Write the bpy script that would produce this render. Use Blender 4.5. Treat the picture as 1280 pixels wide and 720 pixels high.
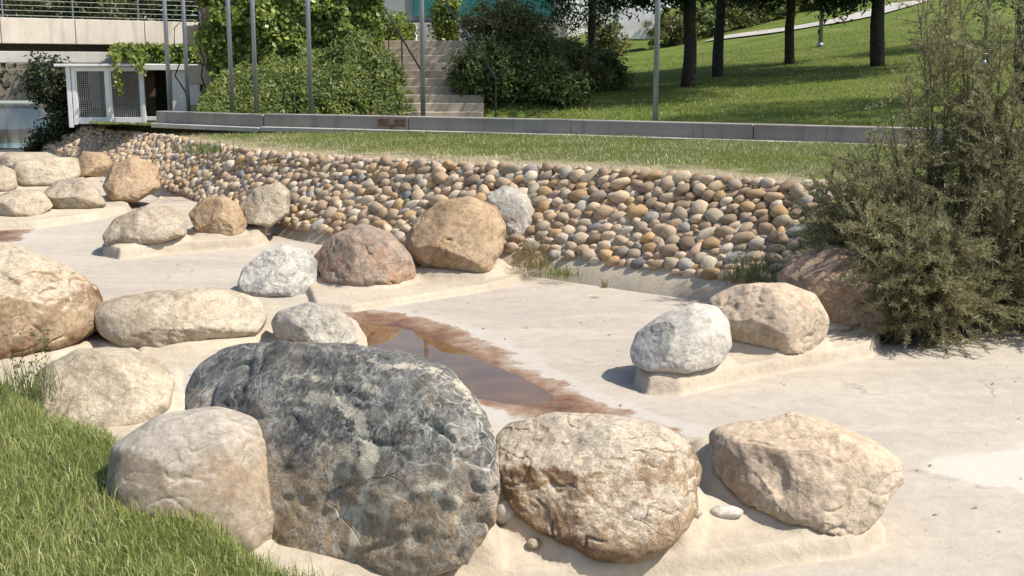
import bpy, bmesh, math, random
import numpy as np
from mathutils import Vector, Matrix
R = math.radians
rng = np.random.default_rng(7)
random.seed(7)
for o in list(bpy.data.objects): bpy.data.objects.remove(o)
scene = bpy.context.scene
col = scene.collection

# ------------------------------------------------------------------ camera, sky, sun, exposure
FPX = 1470.0                      # focal length in pixels of the 1280 px wide photograph
PITCH = math.atan(275.0/FPX)
EYE = 1.05
cd = bpy.data.cameras.new('camera'); cam = bpy.data.objects.new('camera', cd); col.objects.link(cam)
cd.sensor_width = 36.0; cd.lens = FPX/1280*36.0; cd.clip_end = 3000; cd.clip_start = 0.05
cam.location = (0, 0, EYE); cam.rotation_euler = (math.pi/2-PITCH, 0, 0)
scene.camera = cam
SUN_AZ = math.atan2(1.0, -0.30); SUN_EL = R(53)
w = bpy.data.worlds.new('World'); scene.world = w; w.use_nodes = True
wn = w.node_tree; bg = wn.nodes['Background']
sky = wn.nodes.new('ShaderNodeTexSky'); sky.sky_type = 'NISHITA'; sky.sun_disc = False
sky.sun_elevation = SUN_EL; sky.sun_rotation = SUN_AZ; sky.air_density = 1.0; sky.dust_density = 1.4
wn.links.new(sky.outputs[0], bg.inputs[0]); bg.inputs[1].default_value = 0.13
sd = bpy.data.lights.new('sun', 'SUN'); sd.energy = 4.6; sd.angle = R(0.55); sd.color = (1.0, 0.94, 0.84)
sun = bpy.data.objects.new('sun', sd); col.objects.link(sun); sun.location = (20, -5, 30)
tosun = Vector((math.sin(SUN_AZ)*math.cos(SUN_EL), math.cos(SUN_AZ)*math.cos(SUN_EL), math.sin(SUN_EL)))
sun.rotation_euler = tosun.to_track_quat('Z', 'Y').to_euler()
scene.view_settings.view_transform = 'Standard'; scene.view_settings.look = 'None'
scene.view_settings.exposure = 0.53; scene.view_settings.gamma = 1

# ------------------------------------------------------------------ helpers
def P(x, y, z=None, d=None):
    """place in the world that the photograph shows at (x, y), on the level z or at the distance d"""
    a = (x-640)/FPX; b = (360-y)/FPX
    v = np.array((a, math.cos(PITCH)+b*math.sin(PITCH), -math.sin(PITCH)+b*math.cos(PITCH)))
    t = (z-EYE)/v[2] if z is not None else d/v[1]
    return v*t+np.array((0, 0, EYE))
def tag(o, label=None, cat=None, group=None, kind=None):
    if label: o['label'] = label
    if cat: o['category'] = cat
    if group: o['group'] = group
    if kind: o['kind'] = kind
    return o
def thing(name, label, cat, loc, group=None):
    o = bpy.data.objects.new(name, None); col.objects.link(o); o.location = Vector([float(q) for q in loc])
    o.empty_display_size = 0.2
    return tag(o, label, cat, group)
def np_mesh(name, V, F, smooth=False):
    V = np.asarray(V, dtype=np.float32); F = np.asarray(F, dtype=np.int32)
    me = bpy.data.meshes.new(name); k = F.shape[1]
    me.vertices.add(len(V)); me.vertices.foreach_set('co', V.ravel())
    me.loops.add(F.size); me.loops.foreach_set('vertex_index', F.ravel())
    me.polygons.add(len(F)); me.polygons.foreach_set('loop_start', np.arange(0, F.size, k, dtype=np.int32))
    me.polygons.foreach_set('loop_total', np.full(len(F), k, dtype=np.int32))
    me.update(calc_edges=True)
    if smooth: me.polygons.foreach_set('use_smooth', np.ones(len(F), dtype=bool))
    return me
def attr(me, name, vals):
    a = me.attributes.new(name, 'FLOAT', 'POINT'); a.data.foreach_set('value', np.asarray(vals, dtype=np.float32))
def mobj(name, V, F, mat, parent=None, loc=(0, 0, 0), smooth=False, attrs=None):
    """one mesh object; V in world metres, moved to stand relative to loc or to its parent"""
    off = np.array(parent.location if parent and parent.type == 'EMPTY' else loc, dtype=float)
    if parent and parent.parent: off = off+np.array(parent.parent.location)
    if parent and parent.type == 'MESH':
        off = np.array(parent.location); q = parent.parent
        if q: off = off+np.array(q.location)
    V = np.asarray(V, dtype=float)-off
    if isinstance(F, np.ndarray): me = np_mesh(name, V, F, smooth)
    else:
        me = bpy.data.meshes.new(name); me.from_pydata([tuple(v) for v in V], [], [tuple(int(i) for i in f) for f in F]); me.update()
        if smooth: me.polygons.foreach_set('use_smooth', np.ones(len(me.polygons), dtype=bool))
    for k, v in (attrs or {}).items(): attr(me, k, v)
    o = bpy.data.objects.new(name, me); col.objects.link(o); me.materials.append(mat)
    if parent: o.parent = parent
    else: o.location = [float(q) for q in loc]
    return o
def join(parts):
    V = []; F = []; n = 0
    for v, f in parts:
        V.append(np.asarray(v, dtype=float)); F += [tuple(int(i)+n for i in g) for g in f]; n += len(v)
    return np.concatenate(V), F
def box(c, s, rz=0.0, bev=0.0):
    """a box with chamfered edges: centre, full size, turn about z"""
    hx, hy, hz = s[0]/2, s[1]/2, s[2]/2
    bm = bmesh.new(); bmesh.ops.create_cube(bm, size=1)
    for v in bm.verts: v.co = (v.co.x*s[0], v.co.y*s[1], v.co.z*s[2])
    if bev: bmesh.ops.bevel(bm, geom=bm.edges[:], offset=bev, segments=2, affect='EDGES', profile=0.5)
    bm.verts.index_update()
    c_, s_ = math.cos(rz), math.sin(rz)
    V = [(c[0]+v.co.x*c_-v.co.y*s_, c[1]+v.co.x*s_+v.co.y*c_, c[2]+v.co.z) for v in bm.verts]
    F = [[v.index for v in f.verts] for f in bm.faces]; bm.free()
    return np.array(V), F
def tube(pts, rad, seg=8, cap=True):
    pts = np.asarray(pts, dtype=float); n = len(pts); rad = np.broadcast_to(np.asarray(rad, dtype=float), (n,))
    V = []; 
    for i in range(n):
        t = pts[min(i+1, n-1)]-pts[max(i-1, 0)]; t = t/np.linalg.norm(t)
        a = np.cross(t, (0, 0, 1.0) if abs(t[2]) < 0.9 else (1.0, 0, 0)); a /= np.linalg.norm(a); b = np.cross(t, a)
        for k in range(seg):
            q = 2*math.pi*k/seg; V.append(pts[i]+rad[i]*(math.cos(q)*a+math.sin(q)*b))
    F = [(i*seg+k, i*seg+(k+1) % seg, (i+1)*seg+(k+1) % seg, (i+1)*seg+k) for i in range(n-1) for k in range(seg)]
    if cap: F += [tuple(range(seg))[::-1], tuple((n-1)*seg+k for k in range(seg))]
    return np.array(V), F
def sstep(x, a, b):
    t = np.clip((np.asarray(x, dtype=float)-a)/(b-a), 0, 1); return t*t*(3-2*t)
_perm = np.random.default_rng(3).permutation(256)
_grad = np.random.default_rng(4).normal(size=(256, 3)); _grad /= np.linalg.norm(_grad, axis=1)[:, None]
def pn(X, s=0):
    """gradient noise, about -0.7..0.7"""
    X = np.asarray(X, dtype=float)+s*17.31; i = np.floor(X).astype(int); f = X-i
    u = f*f*f*(f*(f*6-15)+10); out = 0
    for dx in (0, 1):
        for dy in (0, 1):
            for dz in (0, 1):
                h = _perm[(_perm[(_perm[(i[:, 0]+dx) & 255]+i[:, 1]+dy) & 255]+i[:, 2]+dz) & 255]
                g = _grad[h]; d = f-np.array((dx, dy, dz))
                wgt = (u[:, 0] if dx else 1-u[:, 0])*(u[:, 1] if dy else 1-u[:, 1])*(u[:, 2] if dz else 1-u[:, 2])
                out = out+wgt*(g*d).sum(1)
    return out
def fbm(X, sc, octv, s=0, gain=0.5):
    out = 0; a = 1.0; X = np.asarray(X, dtype=float)
    for k in range(octv): out = out+a*pn(X*sc, s+k*3); a *= gain; sc *= 2.03
    return out
def polydist(Q, poly):
    """signed distance of 2d points to a closed outline, positive inside"""
    poly = np.asarray(poly, dtype=float)[:, :2]; Q = np.asarray(Q)[:, :2]
    d = np.full(len(Q), 1e9); ins = np.zeros(len(Q), dtype=bool)
    for a, b in zip(poly, np.roll(poly, -1, axis=0)):
        e = b-a; t = np.clip(((Q-a)@e)/(e@e+1e-12), 0, 1); d = np.minimum(d, np.linalg.norm(Q-a-t[:, None]*e, axis=1))
        c = ((a[1] > Q[:, 1]) != (b[1] > Q[:, 1])) & (Q[:, 0] < (b[0]-a[0])*(Q[:, 1]-a[1])/(b[1]-a[1]+1e-12)+a[0]); ins ^= c
    return np.where(ins, d, -d)
def linedist(Q, line):
    line = np.asarray(line, dtype=float)[:, :2]; Q = np.asarray(Q)[:, :2]; d = np.full(len(Q), 1e9)
    for a, b in zip(line[:-1], line[1:]):
        e = b-a; t = np.clip(((Q-a)@e)/(e@e), 0, 1); d = np.minimum(d, np.linalg.norm(Q-a-t[:, None]*e, axis=1))
    return d
def grid(x0, x1, y0, y1, st):
    xs = np.arange(x0, x1+st/2, st); ys = np.arange(y0, y1+st/2, st); X, Y = np.meshgrid(xs, ys); nx = len(xs)
    V = np.stack([X.ravel(), Y.ravel(), np.zeros(X.size)], 1)
    i = (np.arange(len(ys)-1)[:, None]*nx+np.arange(nx-1)[None, :]).ravel()
    return V, np.stack([i, i+1, i+1+nx, i+nx], 1)
def keep(V, F, mask):
    """the faces whose corners all pass the mask"""
    F = F[mask[F].all(1)]; used = np.unique(F); m = np.full(len(V), -1); m[used] = np.arange(len(used))
    return V[used], m[F], used

# ------------------------------------------------------------------ materials
class NT:
    def __init__(s, name):
        s.m = bpy.data.materials.new(name); s.m.use_nodes = True; s.t = s.m.node_tree
        s.b = s.t.nodes['Principled BSDF']; s.out = s.t.nodes['Material Output']
        s.oc = s.n('ShaderNodeTexCoord').outputs['Object']
    def n(s, ty, ins=None, **pr):
        q = s.t.nodes.new(ty)
        for k, v in pr.items(): setattr(q, k, v)
        for k, v in (ins or {}).items(): s.set(q.inputs[k], v)
        return q
    def set(s, sock, v):
        if isinstance(v, bpy.types.NodeSocket): s.t.links.new(v, sock)
        else:
            if isinstance(v, tuple) and len(v) == 3 and sock.type == 'RGBA': v = v+(1,)
            sock.default_value = v
    def noise(s, sc, det=5, rough=0.55, vec=None, dist=0.0):
        return s.n('ShaderNodeTexNoise', {'Vector': vec or s.oc, 'Scale': sc, 'Detail': det, 'Roughness': rough, 'Distortion': dist}).outputs['Fac']
    def ramp(s, fac, stops, interp='LINEAR'):
        q = s.n('ShaderNodeValToRGB', {'Fac': fac}); e = q.color_ramp; e.interpolation = interp
        while len(e.elements) < len(stops): e.elements.new(0.5)
        for el, (p, c) in zip(e.elements, stops):
            el.position = p; el.color = (c, c, c, 1) if isinstance(c, (int, float)) else tuple(c)+(1,)
        return q.outputs['Color']
    def mix(s, f, a, b, blend='MIX'):
        q = s.n('ShaderNodeMix', data_type='RGBA', blend_type=blend)
        s.set(q.inputs[0], f); s.set(q.inputs[6], a); s.set(q.inputs[7], b); return q.outputs[2]
    def math(s, op, a, b=0.0, clamp=False):
        q = s.n('ShaderNodeMath', operation=op, use_clamp=clamp); s.set(q.inputs[0], a); s.set(q.inputs[1], b); return q.outputs[0]
    def mapr(s, v, a, b, c=0.0, d=1.0):
        return s.n('ShaderNodeMapRange', {'Value': v, 'From Min': a, 'From Max': b, 'To Min': c, 'To Max': d}).outputs[0]
    def scale(s, vec, rot=(0, 0, 0)):
        return s.n('ShaderNodeMapping', {'Vector': s.oc, 'Scale': vec, 'Rotation': rot}).outputs[0]
    def attr(s, name): return s.n('ShaderNodeAttribute', attribute_name=name).outputs['Fac']
    def bump(s, h, strength=0.5, dist=0.02):
        q = s.n('ShaderNodeBump', {'Height': h, 'Strength': strength, 'Distance': dist}); s.set(s.b.inputs['Normal'], q.outputs[0])
    def done(s, colr, rough=0.85, spec=0.3):
        s.set(s.b.inputs['Base Color'], colr); s.set(s.b.inputs['Roughness'], rough); s.b.inputs['Specular IOR Level'].default_value = spec; return s.m

def mat_plain(name, c, rough=0.7, metal=0.0, var=0.25, sc=6.0, bump=0.2, bsc=40.0):
    t = NT(name); n = t.noise(sc, 6, 0.6)
    cc = t.mix(t.mapr(n, 0.3, 0.7, 0, 1), tuple(q*(1-var) for q in c), tuple(min(1, q*(1+var)) for q in c))
    t.b.inputs['Metallic'].default_value = metal
    if bump: t.bump(t.noise(bsc, 4), bump, 0.01)
    return t.done(cc, rough)
def mat_rock(name, cols, sc=2.2, patch=None, veins=None, speck=None, low=None, crack=0.6, bump=0.7, pit=0.5, strat=None, top=None, lines=None):
    """cols: dark, mid, light. patch/speck/low: stains, lichen and soil the stone itself carries. top: colour laid on upward faces"""
    t = NT(name)
    wv = t.n('ShaderNodeVectorMath', {0: t.oc, 1: t.n('ShaderNodeTexNoise', {'Vector': t.oc, 'Scale': 1.7, 'Detail': 3}).outputs['Color']}, operation='ADD').outputs[0]
    a = t.noise(sc, 9, 0.62, dist=0.3)
    c = t.ramp(a, [(0.30, cols[0]), (0.5, cols[1]), (0.68, cols[2])])
    if strat:
        ws = t.scale((0.6, 0.6, 5.0), (R(strat[1]), R(strat[2]), 0)); ns = t.noise(2.5, 7, 0.6, vec=ws, dist=0.4)
        c = t.mix(t.ramp(ns, [(0.42, 0.0), (0.62, 0.8)]), c, strat[0])
    if patch:
        for k, (pc, lo, hi, psc) in enumerate(patch):
            v = t.n('ShaderNodeMapping', {'Vector': t.oc, 'Location': (3.1*k+1.7, 5.3*k, 2.2*k)}).outputs[0]
            c = t.mix(t.ramp(t.noise(psc, 8, 0.65, vec=v, dist=0.5), [(lo, 0.0), (hi, 0.9)]), c, pc)
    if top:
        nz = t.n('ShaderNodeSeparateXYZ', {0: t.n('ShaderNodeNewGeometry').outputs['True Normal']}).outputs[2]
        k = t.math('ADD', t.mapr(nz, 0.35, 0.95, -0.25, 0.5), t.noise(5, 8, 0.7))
        c = t.mix(t.ramp(k, [(0.55, 0.0), (0.85, 0.85)]), c, top)  # top colour covers upward-facing parts, broken up by noise
    if low:
        z = t.n('ShaderNodeSeparateXYZ', {0: t.oc}).outputs[2]
        k = t.math('ADD', t.mapr(z, low[1], low[2], 0.75, -0.35), t.mapr(t.noise(3.0, 7, 0.65), 0.25, 0.75, -0.45, 0.45))
        c = t.mix(t.mapr(k, 0.15, 0.55), c, t.mix(t.noise(9, 6), tuple(q*0.6 for q in low[0]), tuple(min(1, q*1.4) for q in low[0])))
    if lines:
        sv = t.noise(3.0, 8, 0.72, vec=t.scale((7, 7, 0.7)), dist=.25)
        c = t.mix(t.math('MULTIPLY', t.ramp(sv, [(.54, 0.0), (.66, .75)]), t.ramp(t.noise(2.0, 5), [(.42, .1), (.6, 1.0)])), c, (0.50, 0.46, 0.39))
    fine = t.noise(34, 10, 0.78)
    c = t.mix(0.55, c, t.ramp(t.noise(15, 10, 0.75), [(0.36, 0.55), (0.5, 1.0), (0.62, 1.3)]), 'MULTIPLY')
    c = t.mix(0.6, c, t.ramp(fine, [(0.28, 0.35), (0.5, 0.95), (0.7, 1.5)]), 'MULTIPLY')
    pits = t.noise(95, 4, 0.6)
    c = t.mix(pit*0.7, c, t.ramp(pits, [(0.34, 0.35), (0.5, 1.0)]), 'MULTIPLY')
    if speck:
        k = t.math('MULTIPLY', t.ramp(t.noise(26, 9, 0.8, dist=1.2), [(speck[1], 0.0), (speck[1]+0.1, 1.0)]), t.ramp(t.noise(3.5, 5), [(0.38, 0.05), (0.62, 1.0)]))
        c = t.mix(k, c, speck[0])
    h = t.math('ADD', t.math('MULTIPLY', t.noise(9, 9, 0.65, dist=0.4), 1.0), t.math('MULTIPLY', fine, 0.35))
    chip = t.n('ShaderNodeTexVoronoi', {'Vector': wv, 'Scale': 6.0, 'Randomness': 1.0}, feature='F1').outputs['Distance']
    h = t.math('ADD', h, t.math('MULTIPLY', chip, -0.45))
    if crack:
        vo = t.n('ShaderNodeTexVoronoi', {'Vector': wv, 'Scale': 1.9}, feature='DISTANCE_TO_EDGE').outputs['Distance']
        k = t.math('MULTIPLY', t.ramp(vo, [(0.0, 1.0), (0.012, 0.0)]), t.ramp(t.noise(2.3, 3), [(0.53, 0.0), (0.66, crack*.6)]))
        c = t.mix(k, c, tuple(q*0.25 for q in cols[0])); h = t.math('SUBTRACT', h, t.math('MULTIPLY', k, 0.8))
    if veins:
        for k, (vc, vsc, wd, msk, loc) in enumerate(veins):
            v = t.n('ShaderNodeMapping', {'Vector': wv, 'Location': loc, 'Scale': (1.0, 1.0, 0.42)}).outputs[0]
            vo = t.n('ShaderNodeTexVoronoi', {'Vector': v, 'Scale': vsc}, feature='DISTANCE_TO_EDGE').outputs['Distance']
            vo = t.math('ADD', vo, t.mapr(t.noise(22, 6, 0.7), 0.3, 0.7, -wd*0.9, wd*0.9))
            m = t.math('MULTIPLY', t.ramp(vo, [(0.0, 1.0), (wd, 0.0)]), t.ramp(t.noise(1.6+k, 3, vec=v), [(msk, 0.0), (msk+0.08, 0.9)]))
            c = t.mix(m, c, vc)
    if lines:
        m = t.math('ADD', t.attr('vein'), t.math('ADD', t.mapr(t.noise(14, 7, 0.7), 0.3, 0.7, -.028, .028), t.mapr(t.noise(60, 4, 0.7), 0.3, 0.7, -.012, .012)))
        c = t.mix(t.mapr(m, -.004, .012, .85, 0), c, lines)
    t.bump(h, bump, 0.035)
    return t.done(c, 0.88, 0.22)
def mat_leaf(name, lo, mid, hi, trans=0.3, rough=0.5):
    t = NT(name); c = t.ramp(t.attr('tint'), [(0.0, lo), (0.55, mid), (1.0, hi)])
    t.done(c, rough, 0.35)
    tr = t.n('ShaderNodeBsdfTranslucent', {'Color': t.mix(0.5, c, hi)})
    mx = t.n('ShaderNodeMixShader', {0: trans, 1: t.b.outputs[0], 2: tr.outputs[0]})
    t.t.links.new(mx.outputs[0], t.out.inputs[0]); return t.m
def mat_floor():
    t = NT('worn concrete of the channel')
    st = t.scale((0.35, 1.6, 1), (0, 0, R(-38)))
    a = t.noise(0.55, 8, 0.6, dist=0.6); b = t.noise(0.9, 8, 0.62, vec=st, dist=0.4)
    c = t.ramp(a, [(0.3, (0.365, 0.32, 0.27)), (0.5, (0.415, 0.365, 0.30)), (0.7, (0.45, 0.395, 0.318))])
    c = t.mix(t.ramp(b, [(0.5, 0.0), (0.66, 0.55)]), c, (0.36, 0.30, 0.25))
    c = t.mix(t.ramp(t.noise(1.3, 7, 0.6, vec=st), [(0.56, 0.0), (0.7, 0.5)]), c, (0.49, 0.44, 0.37))
    c = t.mix(0.5, c, t.ramp(t.noise(11, 8, 0.7), [(0.3, 0.72), (0.55, 1.02), (0.7, 1.15)]), 'MULTIPLY')
    c = t.mix(0.35, c, t.ramp(t.noise(120, 3, 0.6), [(0.33, 0.6), (0.5, 1.0)]), 'MULTIPLY')
    spots = t.math('MULTIPLY', t.ramp(t.noise(45, 3, 0.5), [(0.68, 0.0), (0.72, 1.0)]), t.ramp(t.noise(1.1, 4), [(0.52, 0.0), (0.6, 0.8)]))
    c = t.mix(spots, c, (0.16, 0.13, 0.1))
    vo = t.n('ShaderNodeTexVoronoi', {'Vector': t.n('ShaderNodeVectorMath', {0: t.oc, 1: t.n('ShaderNodeTexNoise', {'Vector': t.oc, 'Scale': 1.3, 'Detail': 5}).outputs['Color']}, operation='ADD').outputs[0], 'Scale': 0.45}, feature='DISTANCE_TO_EDGE').outputs['Distance']
    ck = t.math('MULTIPLY', t.ramp(vo, [(0.0, 1.0), (0.006, 0.0)]), t.ramp(t.noise(0.9, 3), [(0.5, 0.0), (0.6, 0.5)]))
    c = t.mix(ck, c, (0.17, 0.14, 0.11))
    # bleached slab and its joint
    pale = t.math('ADD', t.attr('pale'), t.mapr(t.noise(6, 6), 0.3, 0.7, -0.05, 0.05))
    c = t.mix(t.mapr(pale, -0.03, 0.04, 0, 0.85), c, (0.50, 0.45, 0.39))
    seam = t.math('ADD', t.attr('seam'), t.mapr(t.noise(9, 6), 0.3, 0.7, -0.02, 0.03))
    c = t.mix(t.mapr(seam, 0.0, 0.06, 0.75, 0), c, (0.24, 0.225, 0.195))
    # mud and algae left by the drying water
    wn_ = t.math('ADD', t.math('SUBTRACT', t.attr('wet'), 0.035), t.mapr(t.noise(2.6, 10, 0.66, dist=0.3), 0.25, 0.75, -0.16, 0.16))
    c = t.mix(t.mapr(wn_, -0.16, -0.10, 0, 0.75), c, t.mix(t.noise(14, 5), (0.46, 0.42, 0.37), (0.38, 0.34, 0.30)))
    mn = t.math('ADD', t.noise(6, 9, 0.72), t.mapr(wn_, 0.0, 0.30, 0.22, -0.12))
    mud = t.ramp(mn, [(0.30, (0.075, 0.034, 0.018)), (0.46, (0.17, 0.080, 0.040)), (0.58, (0.22, 0.135, 0.082)), (0.75, (0.30, 0.235, 0.18))])
    wm = t.mapr(wn_, -0.005, 0.035)
    c = t.mix(t.math('MULTIPLY', wm, 0.95), c, mud)
    rr = t.mapr(wn_, 0.0, 0.16, 0.9, 0.5)
    t.bump(t.math('ADD', t.noise(30, 7, 0.65), t.math('MULTIPLY', t.math('SUBTRACT', t.noise(5, 5), ck), 1.4)), 0.28, 0.02)
    return t.done(c, rr, 0.25)
def mat_mortar():
    t = NT('cream mortar'); a = t.noise(1.6, 8, 0.6)
    c = t.ramp(a, [(0.3, (0.355, 0.30, 0.23)), (0.5, (0.425, 0.36, 0.275)), (0.7, (0.475, 0.41, 0.32))])
    c = t.mix(0.5, c, t.ramp(t.noise(16, 8, 0.7), [(0.3, 0.75), (0.6, 1.1)]), 'MULTIPLY')
    c = t.mix(t.ramp(t.noise(3.2, 7, 0.65, vec=t.scale((1, 1, 3))), [(0.58, 0.0), (0.72, 0.45)]), c, (0.30, 0.25, 0.19))
    t.bump(t.math('ADD', t.noise(24, 8, 0.65), t.noise(5, 4)), 0.4, 0.03); return t.done(c, 0.9, 0.2)
def mat_soil(name, a, b, c_, sc=2.0, dry=None, dryattr=None):
    t = NT(name); c = t.ramp(t.noise(sc, 8, 0.65), [(0.3, a), (0.5, b), (0.7, c_)])
    c = t.mix(0.7, c, t.ramp(t.noise(28, 6, 0.7), [(0.3, 0.5), (0.65, 1.3)]), 'MULTIPLY')
    if dry:
        k = t.math('ADD', t.attr(dryattr), t.mapr(t.noise(2.2, 6, 0.7), 0.3, 0.7, -0.3, 0.3)); c = t.mix(t.mapr(k, 0.35, 0.75), c, dry)
    t.bump(t.noise(50, 5, 0.7), 0.9, 0.04); return t.done(c, 0.95, 0.1)
def mat_water(name, c, rough=0.02):
    t = NT(name); t.bump(t.noise(3.0, 3), 0.03, 0.02); t.b.inputs['IOR'].default_value = 1.333
    cc = t.ramp(t.noise(3.0, 6, 0.6), [(0.35, tuple(q*0.6 for q in c)), (0.65, c)]); t.done(cc, rough, 0.5); return t.m
def mat_concrete(name, c, stain=(0.1, 0.09, 0.08), sc=1.5, streak=0.5):
    t = NT(name); cc = t.ramp(t.noise(sc, 8, 0.6), [(0.3, tuple(q*0.8 for q in c)), (0.7, tuple(q*1.15 for q in c))])
    cc = t.mix(t.ramp(t.noise(2.0, 7, 0.6, vec=t.scale((2.5, 2.5, 0.25))), [(0.52, 0.0), (0.75, streak)]), cc, stain)
    cc = t.mix(0.4, cc, t.ramp(t.noise(40, 5, 0.7), [(0.3, 0.7), (0.6, 1.1)]), 'MULTIPLY')
    t.bump(t.noise(45, 6, 0.65), 0.35, 0.015); return t.done(cc, 0.88, 0.25)
M = {}
M['floor'] = mat_floor(); M['mortar'] = mat_mortar()
M['lawn'] = mat_soil('mown lawn', (0.08, 0.105, 0.022), (0.12, 0.15, 0.034), (0.17, 0.18, 0.055), 1.2, (0.40, 0.33, 0.22), 'dry')
M['park'] = mat_soil('park lawn', (0.075, 0.11, 0.02), (0.125, 0.165, 0.032), (0.19, 0.20, 0.06), 0.5)
M['bank'] = mat_soil('bank soil', (0.06, 0.085, 0.02), (0.10, 0.13, 0.03), (0.16, 0.16, 0.055), 3.0)
M['ground'] = mat_soil('far ground', (0.05, 0.07, 0.02), (0.08, 0.09, 0.03), (0.12, 0.11, 0.05), 0.05)
M['puddle'] = mat_water('brown puddle water', (0.15, 0.08, 0.028)); M['river'] = mat_water('sky-tinted river water', (0.10, 0.20, 0.28), 0.08)  # stream blue stands in for reflected sky, put into the base colour
M['path'] = mat_concrete('pale path', (0.42, 0.39, 0.34))
M['kerb'] = mat_concrete('grey kerb concrete', (0.28, 0.255, 0.225), (0.12, 0.11, 0.10), 1.2, 0.6)
M['wallback'] = mat_concrete('wall mortar', (0.44, 0.375, 0.285), (0.26, 0.21, 0.15), 3.0, 0.3)
M['bridge'] = mat_concrete('warm bridge concrete', (0.56, 0.50, 0.42), (0.16, 0.12, 0.08), 1.0, 0.4)
M['bridge_grey'] = mat_concrete('grey bridge concrete', (0.42, 0.40, 0.37), (0.2, 0.18, 0.15), 1.0, 0.35)
M['step'] = mat_concrete('stair stone', (0.37, 0.31, 0.235), (0.16, 0.12, 0.08), 2.0, 0.5)
M['steel'] = mat_plain('galvanised pole steel', (0.27, 0.29, 0.33), 0.42, 0.55, 0.12, 3.0, 0.08)
M['dark_steel'] = mat_plain('dark handrail steel', (0.035, 0.04, 0.04), 0.5, 0.5)
M['white_paint'] = mat_plain('white painted metal', (0.72, 0.72, 0.71), 0.5, 0.0, 0.08, 3.0, 0.1)
M['white_wall'] = mat_concrete('white rendered wall', (0.74, 0.72, 0.69), (0.4, 0.37, 0.33), 1.0, 0.35)
M['wire'] = mat_plain('wire mesh', (0.30, 0.29, 0.27), 0.55, 0.4)
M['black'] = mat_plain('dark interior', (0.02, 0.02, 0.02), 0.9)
M['wood'] = mat_plain('brown boards', (0.20, 0.14, 0.10), 0.8, 0, 0.4, 3)
M['grey_wall'] = mat_concrete('grey building render', (0.36, 0.36, 0.37), (0.28, 0.28, 0.28), 0.5, 0.3)
M['teal'] = mat_plain('teal cladding', (0.035, 0.17, 0.16), 0.5, 0, 0.15, 0.8, 0.1)
M['brick'] = mat_plain('red brick', (0.17, 0.085, 0.06), 0.9, 0, 0.4, 12)
M['bark'] = mat_plain('tree bark', (0.045, 0.035, 0.028), 0.95, 0, 0.5, 8, 0.9, 22)
M['twig'] = mat_plain('tamarisk bark', (0.11, 0.075, 0.05), 0.9, 0, 0.3, 8, 0.4)
M['grass'] = mat_leaf('grass blades', (0.085, 0.13, 0.024), (0.29, 0.34, 0.085), (0.54, 0.51, 0.26), 0.42)
M['lawnblade'] = mat_leaf('mown grass blades', (0.10, 0.14, 0.026), (0.215, 0.255, 0.06), (0.48, 0.42, 0.25), 0.3)
M['parkblade'] = mat_leaf('park grass blades', (0.09, 0.14, 0.024), (0.21, 0.265, 0.055), (0.38, 0.36, 0.13), 0.3)
M['ivy'] = mat_leaf('ivy leaves', (0.035, 0.065, 0.012), (0.15, 0.205, 0.034), (0.37, 0.39, 0.08), 0.25, 0.4)
M['shrub'] = mat_leaf('shrub leaves', (0.03, 0.05, 0.014), (0.095, 0.125, 0.03), (0.21, 0.22, 0.065), 0.25)
M['bankshrub'] = mat_leaf('bank shrub leaves', (0.045, 0.075, 0.016), (0.13, 0.17, 0.036), (0.28, 0.30, 0.075), 0.3)
M['olive'] = mat_leaf('olive shrub leaves', (0.05, 0.06, 0.018), (0.12, 0.13, 0.035), (0.25, 0.20, 0.07), 0.25)
M['pine'] = mat_leaf('dark pine needles', (0.012, 0.022, 0.008), (0.03, 0.045, 0.015), (0.065, 0.08, 0.026), 0.2)
M['fartree'] = mat_leaf('far tree leaves', (0.03, 0.045, 0.014), (0.075, 0.09, 0.025), (0.15, 0.15, 0.05), 0.25)
M['tamarisk'] = mat_leaf('tamarisk sprays', (0.10, 0.115, 0.045), (0.235, 0.24, 0.11), (0.40, 0.36, 0.21), 0.38)
M['weed'] = mat_leaf('weed leaves', (0.05, 0.08, 0.02), (0.12, 0.16, 0.04), (0.28, 0.25, 0.10), 0.3)
M['straw'] = mat_leaf('dry weed', (0.14, 0.11, 0.05), (0.27, 0.22, 0.10), (0.36, 0.32, 0.16), 0.3)

# ------------------------------------------------------------------ the channel floor
ZF = -0.95
WET = [P(*q, z=ZF) for q in [(425, 384), (470, 386), (530, 396), (590, 412), (640, 440), (690, 468), (750, 496), (810, 520), (870, 540), (850, 556), (790, 548), (700, 536), (640, 522), (600, 512), (560, 500), (500, 470), (440, 440), (400, 420)]]
POOL = [P(*q, z=ZF) for q in [(440, 402), (500, 407), (555, 425), (600, 448), (650, 468), (700, 496), (680, 508), (640, 504), (580, 494), (520, 475), (450, 445), (415, 415)]]
WET2 = [P(*q, z=ZF) for q in [(-60, 280), (-10, 280), (42, 286), (36, 296), (10, 306), (-60, 316)]]
PALE = [P(*q, z=ZF) for q in [(1130, 584), (1180, 574), (1300, 552), (1420, 540), (1420, 640), (1300, 617), (1200, 602)]]
SEAM = [P(*q, z=ZF) for q in [(1100, 578), (1160, 592), (1220, 608), (1300, 618), (1420, 640)]]
V, F = grid(-24, 13, 0.5, 36, 0.12)
wet = np.maximum(polydist(V, WET), polydist(V, WET2)); pool = polydist(V, POOL)
V[:, 2] = ZF+0.004*fbm(V, 0.5, 2, 1)-0.030*sstep(pool, -0.12, 0.22)
floor = mobj('channel_floor', V, F, M['floor'], smooth=True, attrs={'wet': np.clip(wet, -3, 3), 'pale': np.clip(polydist(V, PALE), -3, 3), 'seam': np.clip(linedist(V, SEAM), 0, 3)})
tag(floor, 'dry cream concrete bed of the stream channel', 'channel floor', kind='structure')
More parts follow.
